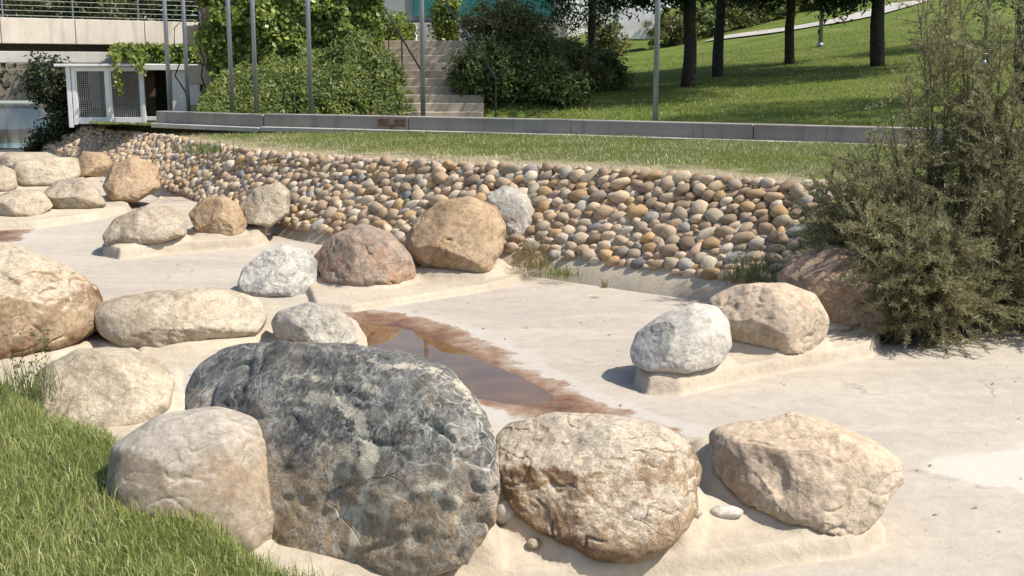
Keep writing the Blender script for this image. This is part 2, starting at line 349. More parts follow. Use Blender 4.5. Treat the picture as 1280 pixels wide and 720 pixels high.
bm = bmesh.new(); big = [bm.verts.new(Vector((float(q[0]), float(q[1]), ZF-0.009))) for q in np.array(POOL)*1.0]
bm.faces.new(big); me = bpy.data.meshes.new('puddle'); bmesh.ops.triangulate(bm, faces=bm.faces[:]); bm.to_mesh(me); bm.free()
pud = bpy.data.objects.new('puddle', me); col.objects.link(pud); me.materials.append(M['puddle'])
tag(pud, 'shallow brown puddle left in the channel bed', 'puddle', kind='structure')
V, F = grid(-60, -8.6, 29.5, 75, 1.5); V[:, 2] = ZF+0.03
riv = mobj('stream_water', V, F, M['river']); tag(riv, 'stream water under the bridge, sky blue put into its colour', 'water', kind='structure')
V = np.array([(-900, -300, -2.2), (900, -300, -2.2), (900, 1500, -2.2), (-900, 1500, -2.2)]); 
tag(mobj('ground', V, [(0, 1, 2, 3)], M['ground']), 'flat ground reaching to the horizon', 'ground', kind='structure')

# ------------------------------------------------------------------ curves of the far bank: wall foot, wall top, kerb
def resample(pts, n):
    pts = np.array(pts, dtype=float); s = np.r_[0, np.cumsum(np.linalg.norm(np.diff(pts, axis=0), axis=1))]
    for _ in range(2):
        u = np.linspace(0, s[-1], n); out = np.stack([np.interp(u, s, pts[:, k]) for k in range(pts.shape[1])], 1)
    k = np.ones(9)/9
    for c in range(out.shape[1]): out[4:-4, c] = np.convolve(out[:, c], k, 'valid')
    return out
NB = 160
FOOT = resample([(-12.4, 30.0, ZF), (-10.6, 27.2, ZF), (-6.8, 20.6, ZF), (-4.3, 16.3, ZF), (-2.75, 13.9, ZF), (-1.2, 12.45, ZF), (.08, 11.4, ZF), (1.02, 10.6, ZF), (1.85, 9.9, ZF), (3.4, 9.2, ZF), (9.0, 7.0, ZF)], NB)
TOP = resample([(-11.2, 30.6, -.42), (-9.9, 27.9, -.38), (-6.2, 21.6, -.22), (-3.75, 16.75, -.12), (-2.35, 14.95, -.08), (-1.1, 13.55, -.04), (.40, 12.5, 0), (1.6, 11.4, 0), (2.65, 10.5, 0), (4.3, 9.9, 0), (9.8, 7.8, 0)], NB)
KERB = resample([(-8.3, 23.9, -.06), (-6.1, 22.5, -.02), (-4.1, 21.0, 0), (-1.95, 20.1, 0), (0, 19.2, 0), (1.96, 18.15, 0), (3.7, 17.1, 0), (4.9, 16.4, 0), (8.5, 14.3, 0), (13.5, 11.0, 0)], NB)
kx = KERB[:, 0]; ky = KERB[:, 1]
def kerb_y(x): return np.interp(x, kx, ky)
# lawn strip
rows = 26; V = []; dry = []
for j in range(rows):
    t = (j/(rows-1))
    a = TOP*(1-t)+KERB*t; a[:, 2] += 0.05*math.sin(t*math.pi); V.append(a); dry.append(np.full(NB, math.exp(-t/0.14)*1.25))
V = np.concatenate(V); dry = np.concatenate(dry); V[:, 2] += 0.03*fbm(V, 0.9, 3, 5)*np.clip(np.repeat(np.arange(rows), NB)/2, 0, 1)
i = (np.arange(rows-1)[:, None]*NB+np.arange(NB-1)[None, :]).ravel(); F = np.stack([i, i+1, i+1+NB, i+NB], 1)
dry = dry+0.5*np.exp(-((V[:, 0]+0.2)/1.6)**2)*np.exp(-np.repeat(np.arange(rows), NB)/4.0)
LAWN_V, LAWN_F, LAWN_DRY = V, F, dry
tag(mobj('lawn_strip', V, F, M['lawn'], smooth=True, attrs={'dry': dry}), 'mown grass strip between cobble wall and low kerb', 'lawn', kind='structure')
V = np.array([(-13.5, 31.5, -1.3), (-11.0, 31.0, -.42), (-9.9, 27.8, -.36), (-8.25, 23.9, -.09), (-6.6, 26.0, -.10), (-6.6, 30.5, -.12), (-8.0, 34, -.3), (-9.4, 34, -.5)])
tag(mobj('yard', V, [(0, 1, 7), (1, 2, 7), (2, 6, 7), (2, 5, 6), (2, 3, 5), (3, 4, 5)], M['lawn'], attrs={'dry': np.full(8, .35)}), 'worn ground in front of the mesh cage', 'ground', kind='structure')

# park lawn with terrace and embankment
def park_h(X, Y):
    X = np.asarray(X, dtype=float); Y = np.asarray(Y, dtype=float)
    t = np.clip((Y-kerb_y(X)-0.2)*0.88, 0, 80)
    lawn = .02+.038*t+.0036*t*np.clip(X-3, 0, 24)
    terr = 1.5*np.clip((Y-23.35)/3.4, 0, 1)-0.10+.02*np.clip(Y-27, 0, 60)
    terr = np.where(t < 1, 0, terr)
    emb = 2.2*sstep(Y, np.where(X < -6.9, 33.6, 26.1), np.where(X < -6.9, 34.0, 26.6))-.08
    h = terr+(lawn-terr)*sstep(X, -.5, 1.6)
    return emb+(h-emb)*sstep(X, -3.3, -2.9)
V, F = grid(-8.8, 60, 11, 110, 0.45); V[:, 2] = park_h(V[:, 0], V[:, 1])+0.03*fbm(V, .5, 3, 9)*sstep(V[:, 1]-kerb_y(V[:, 0]), .5, 3)
V, F, _ = keep(V, F, (V[:, 1] > kerb_y(V[:, 0])+0.12) & ~((V[:, 0] < -7.0) & (V[:, 1] < 33)))
tag(mobj('park_lawn', V, F, M['park'], smooth=True), 'sloping park lawn behind the low kerb wall', 'lawn', kind='structure')
# path on the hill
pp = resample([(*P(895, 50, d=57)[:2], 0), (*P(930, 46, d=56)[:2], 0), (*P(1000, 36, d=54)[:2], 0), (*P(1060, 16, d=55)[:2], 0), (*P(1140, -6, d=60)[:2], 0)], 40)
L = []; 
for k in range(40):
    t = pp[min(k+1, 39)]-pp[max(k-1, 0)]; n = np.array((-t[1], t[0], 0)); n /= np.linalg.norm(n)
    for s in (-1.1, -.4, .4, 1.1): q = pp[k]+n*s; q[2] = park_h(q[0], q[1])+.07; L.append(q)
i = (np.arange(39)[:, None]*4+np.arange(3)[None, :]).ravel()
tag(mobj('hill_path', np.array(L), np.stack([i, i+1, i+5, i+4], 1), M['path'], smooth=True), 'pale path climbing the park hill', 'path', kind='structure')

# near bank with its grass
E0 = np.array((-.67, 3.74)); EN = np.array((.762, .648)); ED = np.array((-.648, .762))
def bank_s(X, Y):
    s = (X-E0[0])*EN[0]+(Y-E0[1])*EN[1]; u = (X-E0[0])*ED[0]+(Y-E0[1])*ED[1]
    return s+0.05*np.sin(u*2.1+.5)+.03*np.sin(u*5.3)
def bank_h(X, Y):
    s = bank_s(X, Y); return np.where(s < 0, -.665+.10*(1-np.exp(s*.6)), -.665-s*1.5)+.02*np.sin(X*3.1)*np.sin(Y*2.7)
V, F = grid(-9, 6, -5, 12, 0.1); V[:, 2] = bank_h(V[:, 0], V[:, 1])
V, F, _ = keep(V, F, bank_s(V[:, 0], V[:, 1]) < .30)
tag(mobj('near_bank', V, F, M['bank'], smooth=True), 'grassy near bank sloping to the channel', 'bank', kind='structure')
def blades(B, h, lean, width, tint, segs=1):
    """grass blades on the points B: a bent strip of three faces, or one narrow face for far grass"""
    n = len(B); a = rng.uniform(0, 2*math.pi, n); side = np.stack([np.cos(a), np.sin(a), 0*a], 1)
    b = rng.uniform(0, 2*math.pi, n); ld = np.stack([np.cos(b), np.sin(b), 0*b], 1)*(lean*rng.uniform(.2, 1.2, n))[:, None]
    up = np.array((0, 0, 1.0)); wv = side*(width/2)[:, None]; hh = h[:, None]
    if segs == 1:
        V = np.stack([B-wv, B+wv, B+up*hh+ld*hh], 1); F = np.arange(3*n).reshape(n, 3); k = 3
    else:
        m = B+up*hh*.55+ld*hh*.35; t = B+up*hh*(1-.25*lean[:, None])+ld*hh
        V = np.stack([B-wv, B+wv, m-wv*.75, m+wv*.75, t], 1); o = np.arange(n)[:, None]*5; k = 5
        F = np.concatenate([o+np.array([0, 1, 3]), o+np.array([0, 3, 2]), o+np.array([2, 3, 4])])
    return V.reshape(-1, 3), F, np.repeat(tint, k)
n = 330000; X = rng.uniform(-5.2, 1.2, n); Y = rng.uniform(2.4, 9.5, n); s = bank_s(X, Y)
cl = fbm(np.stack([X, Y, 0*X], 1), 2.5, 3, 2)
ok = (s < .10) & (s > -2.4) & (rng.random(n) < 1.15-np.clip(s*3+.3, 0, 1)*.5) & (np.abs(X)/Y < .62+.0*X)
X, Y, s, cl = X[ok], Y[ok], s[ok], cl[ok]; n = len(X)
h = rng.gamma(4.0, .0092, n)*(1+.9*cl)+.012; h = np.clip(h, .02, .16)*np.where(s > -.15, 1.15, 1)
tint = np.clip(rng.normal(.48, .20, n)+.38*cl+np.where(rng.random(n) < .09, .45, 0), 0, 1)
V, F, T = blades(np.stack([X, Y, bank_h(X, Y)-.004], 1), h, rng.uniform(.25, 1.2, n), rng.uniform(.0025, .0048, n), tint, 2)
tag(mobj('grass', V, F, M['grass'], attrs={'tint': T}), 'long bright green grass on the near bank', 'grass', kind='stuff')
# blades of the strip
fa = rng.integers(0, len(LAWN_F), 170000); bu = rng.random((170000, 2)); q = LAWN_V[LAWN_F[fa]]
area = np.linalg.norm(np.cross(q[:, 1]-q[:, 0], q[:, 3]-q[:, 0]), axis=1); ok = rng.random(len(fa)) < area/np.quantile(area, .85)
fa, bu, q = fa[ok], bu[ok], q[ok]; u, v = bu[:, :1], bu[:, 1:]
Bp = (q[:, 0]*(1-u)+q[:, 1]*u)*(1-v)+(q[:, 3]*(1-u)+q[:, 2]*u)*v; dr = LAWN_DRY[LAWN_F[fa][:, 0]]
ok = (Bp[:, 0] < 9) & (rng.random(len(fa)) > np.clip(dr, 0, .8)); Bp, dr = Bp[ok], dr[ok]; n = len(Bp)
cl = fbm(Bp, .9, 4, 8)
V, F, T = blades(Bp, rng.uniform(.018, .05, n)*(1+.6*cl), np.full(n, .7), rng.uniform(.008, .016, n), np.clip(rng.normal(.5, .15, n)+.45*cl+dr*.7, 0, 1))
tag(mobj('strip_grass', V, F, M['lawnblade'], attrs={'tint': T}), 'short grass of the strip above the cobble wall', 'grass', kind='stuff')
n = 150000; Y = 17+rng.random(n)**1.4*32; X = rng.uniform(-1.0, 18, n); ok = (Y > kerb_y(X)+.3); X, Y = X[ok], Y[ok]; n = len(X)
Bp = np.stack([X, Y, park_h(X, Y)-.01], 1); cl = fbm(Bp, .6, 4, 12)
V, F, T = blades(Bp, rng.uniform(.03, .075, n), np.full(n, .7), rng.uniform(.012, .026, n), np.clip(rng.normal(.5, .15, n)+.5*cl, 0, 1))
tag(mobj('park_grass', V, F, M['parkblade'], attrs={'tint': T}), 'short grass of the park lawn', 'grass', kind='stuff')

# ------------------------------------------------------------------ boulders
def ico(n, _c={}):
    if n not in _c:
        bm = bmesh.new(); bmesh.ops.create_icosphere(bm, subdivisions=n, radius=1); bm.verts.index_update()
        _c[n] = (np.array([v.co[:] for v in bm.verts]), np.array([[v.index for v in f.verts] for f in bm.faces])); bm.free()
    return _c[n]
FOOTPRINTS = []; BODIES = []
from mathutils.bvhtree import BVHTree
def boulder(name, label, outline, mat, z=ZF, depth=None, p=2.4, skew=0.0, seed=0, sub=6, facets=6, rough=1.0, foot=None, group=None, cracks=0.5, dist=None, dents=(), marks=(), lean=.32, low_=2.6):
    """a stone of real depth whose outline from the path is the traced one; it stands on level z"""
    o = np.array(outline, dtype=float); c = o.mean(0)
    fy = foot if foot is not None else o[:, 1].max()
    d0 = P(c[0], fy, z=z)[1] if dist is None else dist
    px = d0/FPX; siz = math.sqrt(np.ptp(o[:, 0])*np.ptp(o[:, 1]))/2*px
    D = depth if depth else siz*0.95
    dc = d0+0.78*D if dist is None else dist
    C = P(c[0], c[1], d=dc); fw = (C-np.array((0, 0, EYE))); ln = np.linalg.norm(fw); fw /= ln
    rt = np.array((fw[1], -fw[0], 0)); rt /= np.linalg.norm(rt); up = np.cross(rt, fw)
    sc = ln/math.hypot(FPX, math.hypot(c[0]-640, c[1]-360))
    # radius of the outline for every angle
    th = np.linspace(-math.pi, math.pi, 361); e = o-c; e[:, 1] *= -1; ang = np.arctan2(e[:, 1], e[:, 0])
    ee = np.roll(e, -1, axis=0); rad = np.zeros(361)
    for k, a in enumerate(th):
        dv = np.array((math.cos(a), math.sin(a)))
        for a0, a1 in zip(e, ee):
            g = a1-a0; den = dv[0]*g[1]-dv[1]*g[0]
            if abs(den) < 1e-9: continue
            t = (a0[0]*g[1]-a0[1]*g[0])/den; s = (a0[0]*dv[1]-a0[1]*dv[0])/den
            if t > 0 and -1e-6 <= s <= 1+1e-6: rad[k] = max(rad[k], t)
    kr = np.exp(-np.linspace(-2, 2, 17)**2); kr /= kr.sum(); rad[:360] = np.convolve(np.r_[rad[-9:-1], rad[:360], rad[:8]], kr, 'valid')[:360]; rad[360] = rad[0]
    rad *= sc
    N, Fi = ico(sub); u, v, wv = N[:, 0], N[:, 1], N[:, 2]
    pe = p+low_*sstep(-wv, .0, .6); s = np.hypot(u, wv); r = (s**pe+np.abs(v)**pe)**(-1/pe); Rr = np.interp(np.arctan2(wv, u), th, rad)
    q = np.stack([u*r*Rr, v*r*D, wv*r*Rr], 1)/siz
    rg = np.random.default_rng(seed+100)
    for k in range(facets):
        m = rg.normal(size=3); m[1] = -abs(m[1])*1.1 if k % 3 else abs(m[1]); m /= np.linalg.norm(m)
        m[1] = math.copysign(max(abs(m[1]), .75), m[1]); m /= np.linalg.norm(m)
        hgt = rg.uniform(.76, .92)*(q@m).max()
        q = q-m*(np.clip(q@m-hgt, 0, None)*.85)[:, None]
    for (du, dw, rr, am) in dents:
        g = np.exp(-(((q[:, 0]-du)**2+(q[:, 2]-dw)**2)/(rr*rr)))*(q[:, 1] < 0.1); q[:, 1] += am*g
    nrm = N.copy(); face = sstep(-v, -.2, .5)
    disp = .07*fbm(q, .9, 2, seed)+.045*fbm(q, 2.4, 3, seed+5)*rough+.016*fbm(q, 7, 4, seed+9, .6)*rough
    disp += rough*.035*(.35-np.abs(fbm(q, 1.7, 3, seed+71)))
    g = pn(q*1.6+.35*np.stack([pn(q*3, seed+1), pn(q*3, seed+2), pn(q*3, seed+3)], 1), seed+21)
    disp -= cracks*.07*np.exp(-(g/.026)**2)*sstep(pn(q*1.3, seed+31), -.05, .25)
    g2 = pn(q*np.array((1.2, 1.2, 2.6))+.3*np.stack([pn(q*4, seed+11)]*3, 1), seed+41)
    disp -= cracks*.05*np.exp(-(g2/.022)**2)*sstep(pn(q*1.7, seed+51), 0, .25)
    disp -= rough*.03*np.clip(pn(q*5, seed+61)-.22, 0, 1)*3
    q = q+nrm*(disp*(0.45+.55*face))[:, None]
    vein = np.full(len(q), 9.0); pq = np.stack([c[0]+q[:, 0]*siz/sc, c[1]-q[:, 2]*siz/sc], 1)
    for wdt, ln_ in marks: vein = np.minimum(vein, linedist(pq, ln_)*sc-wdt*sc+np.where(v > .35, 9, 0))
    q *= siz; q[:, 1] += -skew*q[:, 0]+lean*q[:, 2]
    W = C+q[:, :1]*rt+q[:, 1:2]*fw+q[:, 2:]*up
    loc = (C[0], C[1], z); FOOTPRINTS.append((C[0], C[1], siz*1.0))
    ob = mobj(name, W, Fi, mat, loc=loc, smooth=True, attrs={'vein': np.clip(vein, -1, 1)})
    BODIES.append((W.min(0), W.max(0), BVHTree.FromPolygons(W.tolist(), Fi.tolist())))
    return tag(ob, label, 'boulder', group)

TAN = ((0.17, 0.115, 0.07), (0.33, 0.245, 0.165), (0.46, 0.375, 0.275)); CREAM = ((0.27, 0.215, 0.15), (0.40, 0.33, 0.24), (0.49, 0.42, 0.32)); GREY = ((0.25, 0.225, 0.19), (0.40, 0.365, 0.31), (0.52, 0.485, 0.42))
M['b_black'] = mat_rock('black veined rock', ((0.06, 0.059, 0.057), (0.15, 0.142, 0.128), (0.30, 0.285, 0.25)), 6.0, patch=[((0.24, 0.195, 0.135), .54, .68, 2.2), ((0.05, 0.05, 0.05), .56, .66, 1.5)], speck=((0.50, 0.48, 0.44), .50),
    lines=(0.58, 0.52, 0.40), veins=[((0.46, 0.44, 0.40), 4.2, .016, .50, (1.7, .9, 2.3)), ((0.40, 0.385, 0.35), 7.0, .03, .50, (4.7, 1.9, .3))], low=((0.36, 0.265, 0.17), 0.22, 0.72), bump=.9, pit=.7)
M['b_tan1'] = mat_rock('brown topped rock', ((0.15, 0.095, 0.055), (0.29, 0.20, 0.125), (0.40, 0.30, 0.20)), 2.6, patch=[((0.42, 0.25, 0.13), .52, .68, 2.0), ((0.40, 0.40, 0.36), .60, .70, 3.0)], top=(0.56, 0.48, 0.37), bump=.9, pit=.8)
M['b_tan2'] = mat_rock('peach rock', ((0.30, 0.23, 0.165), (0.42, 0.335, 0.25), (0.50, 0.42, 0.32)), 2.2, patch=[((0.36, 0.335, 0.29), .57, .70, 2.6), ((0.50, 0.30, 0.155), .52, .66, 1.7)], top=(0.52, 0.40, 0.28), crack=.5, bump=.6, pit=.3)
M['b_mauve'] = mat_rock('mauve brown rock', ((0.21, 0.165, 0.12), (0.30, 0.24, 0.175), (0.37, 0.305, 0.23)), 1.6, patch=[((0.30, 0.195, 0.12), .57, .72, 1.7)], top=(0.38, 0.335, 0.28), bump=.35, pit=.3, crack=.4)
M['b_cream'] = mat_rock('cream rock', CREAM, 2.0, patch=[((0.50, 0.43, 0.32), .52, .66, 4.0)], bump=.7, pit=.5)
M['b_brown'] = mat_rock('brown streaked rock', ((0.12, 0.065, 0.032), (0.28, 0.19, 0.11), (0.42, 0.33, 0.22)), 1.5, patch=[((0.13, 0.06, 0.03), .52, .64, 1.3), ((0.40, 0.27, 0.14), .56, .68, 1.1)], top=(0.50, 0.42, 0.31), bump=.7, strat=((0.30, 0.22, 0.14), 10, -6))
M['b_grey'] = mat_rock('pale grey rock', GREY, 2.6, patch=[((0.36, 0.29, 0.21), .57, .70, 1.8)], bump=.8, pit=.6)
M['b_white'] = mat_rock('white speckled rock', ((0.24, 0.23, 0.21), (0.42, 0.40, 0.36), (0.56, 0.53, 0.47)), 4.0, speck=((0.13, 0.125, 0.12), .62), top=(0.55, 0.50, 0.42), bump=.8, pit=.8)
M['b_pink'] = mat_rock('pink brown rock', ((0.22, 0.16, 0.12), (0.34, 0.255, 0.19), (0.44, 0.36, 0.29)), 2.0, patch=[((0.38, 0.22, 0.14), .53, .66, 1.3), ((0.16, 0.14, 0.125), .56, .68, 1.9)], strat=((0.24, 0.19, 0.15), 0, 8), bump=.8)
M['b_orange'] = mat_rock('orange tan rock', ((0.24, 0.16, 0.09), (0.375, 0.265, 0.165), (0.46, 0.345, 0.225)), 1.8, patch=[((0.31, 0.19, 0.105), .55, .68, 2.1), ((0.46, 0.35, 0.25), .56, .70, 1.2)], bump=.7)
M['b_smooth'] = mat_rock('smooth bleached rock', ((0.34, 0.31, 0.26), (0.45, 0.415, 0.355), (0.52, 0.485, 0.42)), 1.4, bump=.2, pit=.3, crack=.2)
M['b_red'] = mat_rock('reddish rock', ((0.19, 0.12, 0.08), (0.34, 0.245, 0.175), (0.44, 0.345, 0.26)), 1.8, patch=[((0.42, 0.27, 0.16), .50, .64, 1.7)], bump=.9)
M['b_far'] = mat_rock('tan distant rock', ((0.24, 0.195, 0.14), (0.37, 0.31, 0.23), (0.46, 0.40, 0.31)), 2.2, patch=[((0.40, 0.29, 0.18), .55, .68, 1.2)], bump=.8)

boulder('boulder', 'huge black boulder with white veins and soil-brown base', [(222, 500), (224, 458), (240, 431), (280, 415), (345, 420), (425, 434), (500, 450), (552, 474), (584, 520), (600, 580), (598, 630), (580, 665), (560, 694), (500, 715), (430, 722), (370, 715), (310, 670), (260, 610), (230, 550)], M['b_black'], z=-.88, depth=.46, p=2.7, skew=.78, seed=63, sub=7, facets=8, cracks=.6, foot=688, lean=.15, marks=((5, [(393, 500), (428, 506)]), (7, [(428, 506), (446, 530)]), (6, [(446, 530), (455, 565), (453, 590)]), (2, [(453, 590), (440, 640), (428, 690)]), (3, [(436, 560), (430, 590)]), (9, [(588, 505), (603, 545), (610, 590), (606, 640), (596, 664)]), (1.5, [(470, 468), (520, 472), (566, 500), (580, 530)]), (1.5, [(360, 470), (420, 478), (470, 500)]), (1.5, [(400, 640), (470, 622), (540, 600)]), (2, [(545, 610), (550, 660)])))
boulder('boulder', 'brown boulder with cream top beside the black boulder', [(614, 548), (628, 531), (690, 517), (765, 517), (832, 531), (864, 550), (876, 582), (862, 638), (830, 676), (795, 692), (745, 691), (685, 666), (640, 632), (622, 592)], M['b_tan1'], z=-.86, depth=.38, p=2.5, seed=2, sub=7, facets=5, cracks=.6, foot=680, lean=.5)
boulder('boulder', 'peach-coloured boulder with deep creases and a pointed end', [(885, 560), (888, 544), (920, 534), (955, 528), (985, 514), (1040, 525), (1095, 547), (1122, 568), (1124, 588), (1103, 612), (1092, 642), (1062, 664), (1000, 657), (935, 632), (897, 602)], M['b_tan2'], z=-.86, depth=.33, p=2.5, seed=3, sub=7, facets=5, cracks=.5, foot=645, lean=.5, dents=((-.55, -.15, .30, .12), (-.30, -.40, .2, .08)))
boulder('boulder', 'smooth mauve-brown boulder half hidden by the bank grass', [(146, 547), (204, 513), (278, 506), (328, 525), (358, 568), (366, 622), (360, 667), (321, 707), (236, 707), (164, 667), (136, 607)], M['b_mauve'], z=-.93, depth=.36, p=2.05, low_=.8, seed=4, sub=7, facets=1, rough=.32, cracks=.2, foot=708, lean=.2)
boulder('boulder', 'low rounded cream boulder between the long boulder and the bank', [(46, 482), (58, 456), (100, 434), (150, 437), (198, 455), (216, 482), (206, 515), (170, 545), (90, 545), (50, 515)], M['b_cream'], z=-.93, depth=.40, p=2.3, seed=5, facets=4, rough=.8, cracks=.3, foot=530)
boulder('boulder', 'long cream boulder lying beside the white-grey boulder', [(120, 387), (138, 370), (200, 361), (285, 364), (325, 380), (332, 405), (318, 425), (262, 446), (190, 446), (148, 425), (124, 407)], M['b_cream'], depth=.48, p=2.6, seed=6, facets=5, cracks=.35, foot=440)
boulder('boulder', 'large brown boulder with dark stains and pale top', [(-110, 390), (-80, 330), (-20, 300), (20, 302), (78, 334), (114, 364), (123, 390), (108, 420), (60, 441), (0, 452), (-70, 450)], M['b_brown'], z=-.93, depth=.75, p=2.4, seed=7, sub=7, facets=6, cracks=.5, foot=446)
boulder('boulder', 'small white-grey boulder between the puddle and the long cream boulder', [(339, 402), (348, 387), (385, 377), (422, 384), (444, 406), (445, 428), (430, 441), (380, 437), (346, 424)], M['b_grey'], depth=.30, p=2.5, seed=8, facets=5, cracks=.8, foot=438)
boulder('boulder', 'white speckled boulder with a flat sloping top', [(299, 352), (304, 336), (333, 311), (355, 304), (386, 315), (406, 340), (401, 360), (370, 372), (322, 372), (302, 364)], M['b_white'], depth=.35, p=2.6, seed=9, facets=6, cracks=.4, foot=369)
boulder('boulder', 'pinkish boulder with grey bands, below the cobble wall', [(390, 322), (418, 292), (455, 279), (490, 291), (514, 322), (521, 345), (500, 359), (450, 361), (408, 350)], M['b_pink'], z=-.89, depth=.42, p=2.4, seed=10, facets=5, cracks=.6, foot=357)
boulder('boulder', 'big orange-tan boulder leaning on the cobble wall', [(506, 300), (519, 275), (550, 250), (590, 245), (620, 257), (634, 285), (627, 315), (607, 341), (567, 348), (530, 336), (510, 313)], M['b_orange'], z=-.89, depth=.48, p=2.4, seed=11, facets=5, cracks=.7, foot=345)
boulder('boulder', 'upright grey boulder tucked behind the big orange-tan one', [(607, 246), (630, 231), (656, 239), (672, 262), (675, 300), (664, 324), (640, 322), (618, 300)], M['b_grey'], z=-.89, depth=.36, seed=12, facets=5, foot=326)
boulder('boulder', 'oblong cream boulder on the stepped slab below the wall', [(131, 292), (145, 272), (180, 258), (215, 259), (233, 277), (231, 296), (200, 305), (136, 308)], M['b_far'], z=-.83, depth=.42, p=2.7, seed=13, facets=6, foot=305)
boulder('boulder', 'tan boulder sharing the slab with the oblong cream one', [(237, 266), (254, 248), (280, 244), (300, 257), (309, 280), (301, 295), (265, 298), (245, 287)], M['b_orange'], z=-.83, depth=.36, seed=14, facets=6, foot=295)
boulder('boulder', 'grey-tan boulder sunk in the foot of the cobble wall', [(299, 256), (318, 236), (350, 227), (363, 240), (360, 268), (337, 283), (309, 279)], M['b_far'], z=-.75, depth=.40, seed=15, facets=4, foot=282)
boulder('boulder', 'rounded orange-brown boulder set in the cobble slope', [(129, 232), (143, 206), (170, 195), (198, 209), (198, 235), (168, 253), (138, 251)], M['b_orange'], z=-.85, depth=.5, seed=16, facets=5, foot=252)
boulder('boulder', 'sloping cream boulder at the near corner of the far slab', [(53, 243), (75, 225), (105, 221), (122, 238), (131, 258), (102, 267), (68, 265)], M['b_far'], z=-.85, depth=.5, seed=17, facets=5, foot=264)
boulder('boulder', 'small brown boulder at the end of the rectangular block', [(95, 203), (105, 189), (130, 191), (141, 205), (126, 221), (98, 220)], M['b_orange'], z=-.85, depth=.45, seed=18, facets=6, foot=224, sub=5)
boulder('boulder', 'flat rectangular block of pale stone in the far group', [(17, 212), (22, 202), (60, 197), (96, 198), (97, 222), (60, 234), (22, 232)], M['b_cream'], z=-.85, depth=.6, p=4.5, seed=19, facets=4, foot=234, sub=5)
boulder('boulder', 'low pale boulder on the edge of the far slab', [(-10, 247), (20, 236), (52, 239), (64, 260), (42, 273), (0, 272), (-18, 260)], M['b_cream'], z=-.85, depth=.5, seed=20, facets=4, foot=271, sub=5)
boulder('boulder', 'pale block standing against the rectangular stone', [(-28, 214), (5, 207), (18, 214), (20, 234), (2, 242), (-28, 240)], M['b_far'], z=-.85, depth=.5, p=3.5, seed=21, facets=4, foot=240, sub=5)
boulder('boulder', 'flat pale stone behind the rectangular block', [(-12, 200), (12, 190), (42, 192), (46, 203), (20, 210), (-8, 211)], M['b_far'], z=-.85, depth=.5, seed=22, facets=4, foot=211, sub=5)
boulder('boulder', 'smooth bleached grey boulder overhanging the right slab', [(789, 442), (795, 417), (832, 391), (868, 378), (895, 381), (910, 400), (915, 430), (902, 451), (858, 468), (815, 466), (794, 457)], M['b_smooth'], z=-.83, depth=.34, p=2.5, seed=23, sub=7, facets=4, rough=.5, cracks=.15, foot=463)
boulder('boulder', 'tan cracked boulder behind the smooth bleached one', [(884, 376), (918, 358), (980, 352), (1014, 364), (1033, 395), (1029, 420), (1006, 438), (952, 441), (915, 428), (890, 400)], M['b_tan2'], z=-.83, depth=.38, p=2.5, seed=24, facets=6, cracks=.7, foot=437)
boulder('boulder', 'reddish boulder overgrown by the feathery bush', [(972, 350), (988, 326), (1030, 306), (1080, 312), (1122, 340), (1134, 392), (1102, 414), (1062, 410), (1020, 395), (985, 375)], M['b_red'], z=-.86, depth=.42, p=2.4, seed=25, facets=6, cracks=.7, foot=410)
boulder('stone', 'small dark grey stone wedged beside the tan cracked boulder', [(1022, 368), (1036, 358), (1054, 364), (1060, 382), (1045, 394), (1028, 388)], M['b_black'], z=-.84, depth=.1, seed=26, sub=5, facets=4, foot=404)

# ------------------------------------------------------------------ mortar slabs under the boulders
def slab(label, poly_px, h, seed, lift=0.0, st=.015, bumps=(), fill=.04):
    poly = np.array([P(*q, z=ZF+h)[:2] for q in poly_px]); lo = poly.min(0)-.16; hi = poly.max(0)+.16
    V, F = grid(lo[0], hi[0], lo[1], hi[1], st)
    d = polydist(V, poly)+.022*fbm(V, 2.2, 3, seed)
    V[:, 2] = ZF+h*sstep(d, -.026, .012)-.03*sstep(-d, .03, .08)+.006*fbm(V, 2.5, 4, seed+3)*sstep(d, -.05, .1)
    for (x, y, r, a) in bumps:
        c = P(x, y, z=ZF+h); V[:, 2] += a*np.exp(-((V[:, 0]-c[0])**2+(V[:, 1]-c[1])**2)/(r*r))
    for (fx, fy, fr) in FOOTPRINTS:
        g = np.hypot(V[:, 0]-fx, V[:, 1]-fy)/fr; V[:, 2] += .03*sstep(g, 1.45, .95)*sstep(d, 0, .12)
    nx = len(np.arange(lo[0], hi[0]+st/2, st)); rise = np.zeros(len(V))
    for lo_, hi_, tree_ in BODIES:
        idx = np.nonzero((V[:, 0] > lo_[0]-.1) & (V[:, 0] < hi_[0]+.1) & (V[:, 1] > lo_[1]-.1) & (V[:, 1] < hi_[1]+.1) & (d > .02))[0]
        if lo_[2] > ZF+h+.05: continue
        for k in idx:
            hit = tree_.ray_cast(Vector((V[k, 0], V[k, 1], ZF-.6)), Vector((0, 0, 1)))[0]
            if hit is None: continue
            g = hit.z-V[k, 2]; rise[k] = max(rise[k], min(max(g, 0), fill)+.010)
    G = rise.reshape(-1, nx)
    for _ in range(3):
        Q = np.pad(G, 1, 'edge'); G = (Q[:-2, 1:-1]+Q[2:, 1:-1]+Q[1:-1, :-2]+Q[1:-1, 2:]+2*Q[1:-1, 1:-1]+.7*(Q[:-2, :-2]+Q[2:, 2:]+Q[:-2, 2:]+Q[2:, :-2]))/8.8
    V[:, 2] += G.ravel()*sstep(d, 0, .06)
    V, F, _ = keep(V, F, d > -.13)
    return tag(mobj('mortar_slab', V, F, M['mortar'], smooth=True), label, 'slab', kind='structure')
slab('mortar slab under the far group of boulders', [(-60, 280), (0, 278), (45, 276), (105, 268), (158, 257), (164, 248), (140, 238), (110, 212), (60, 190), (-60, 190)], .10, 1, st=.035)
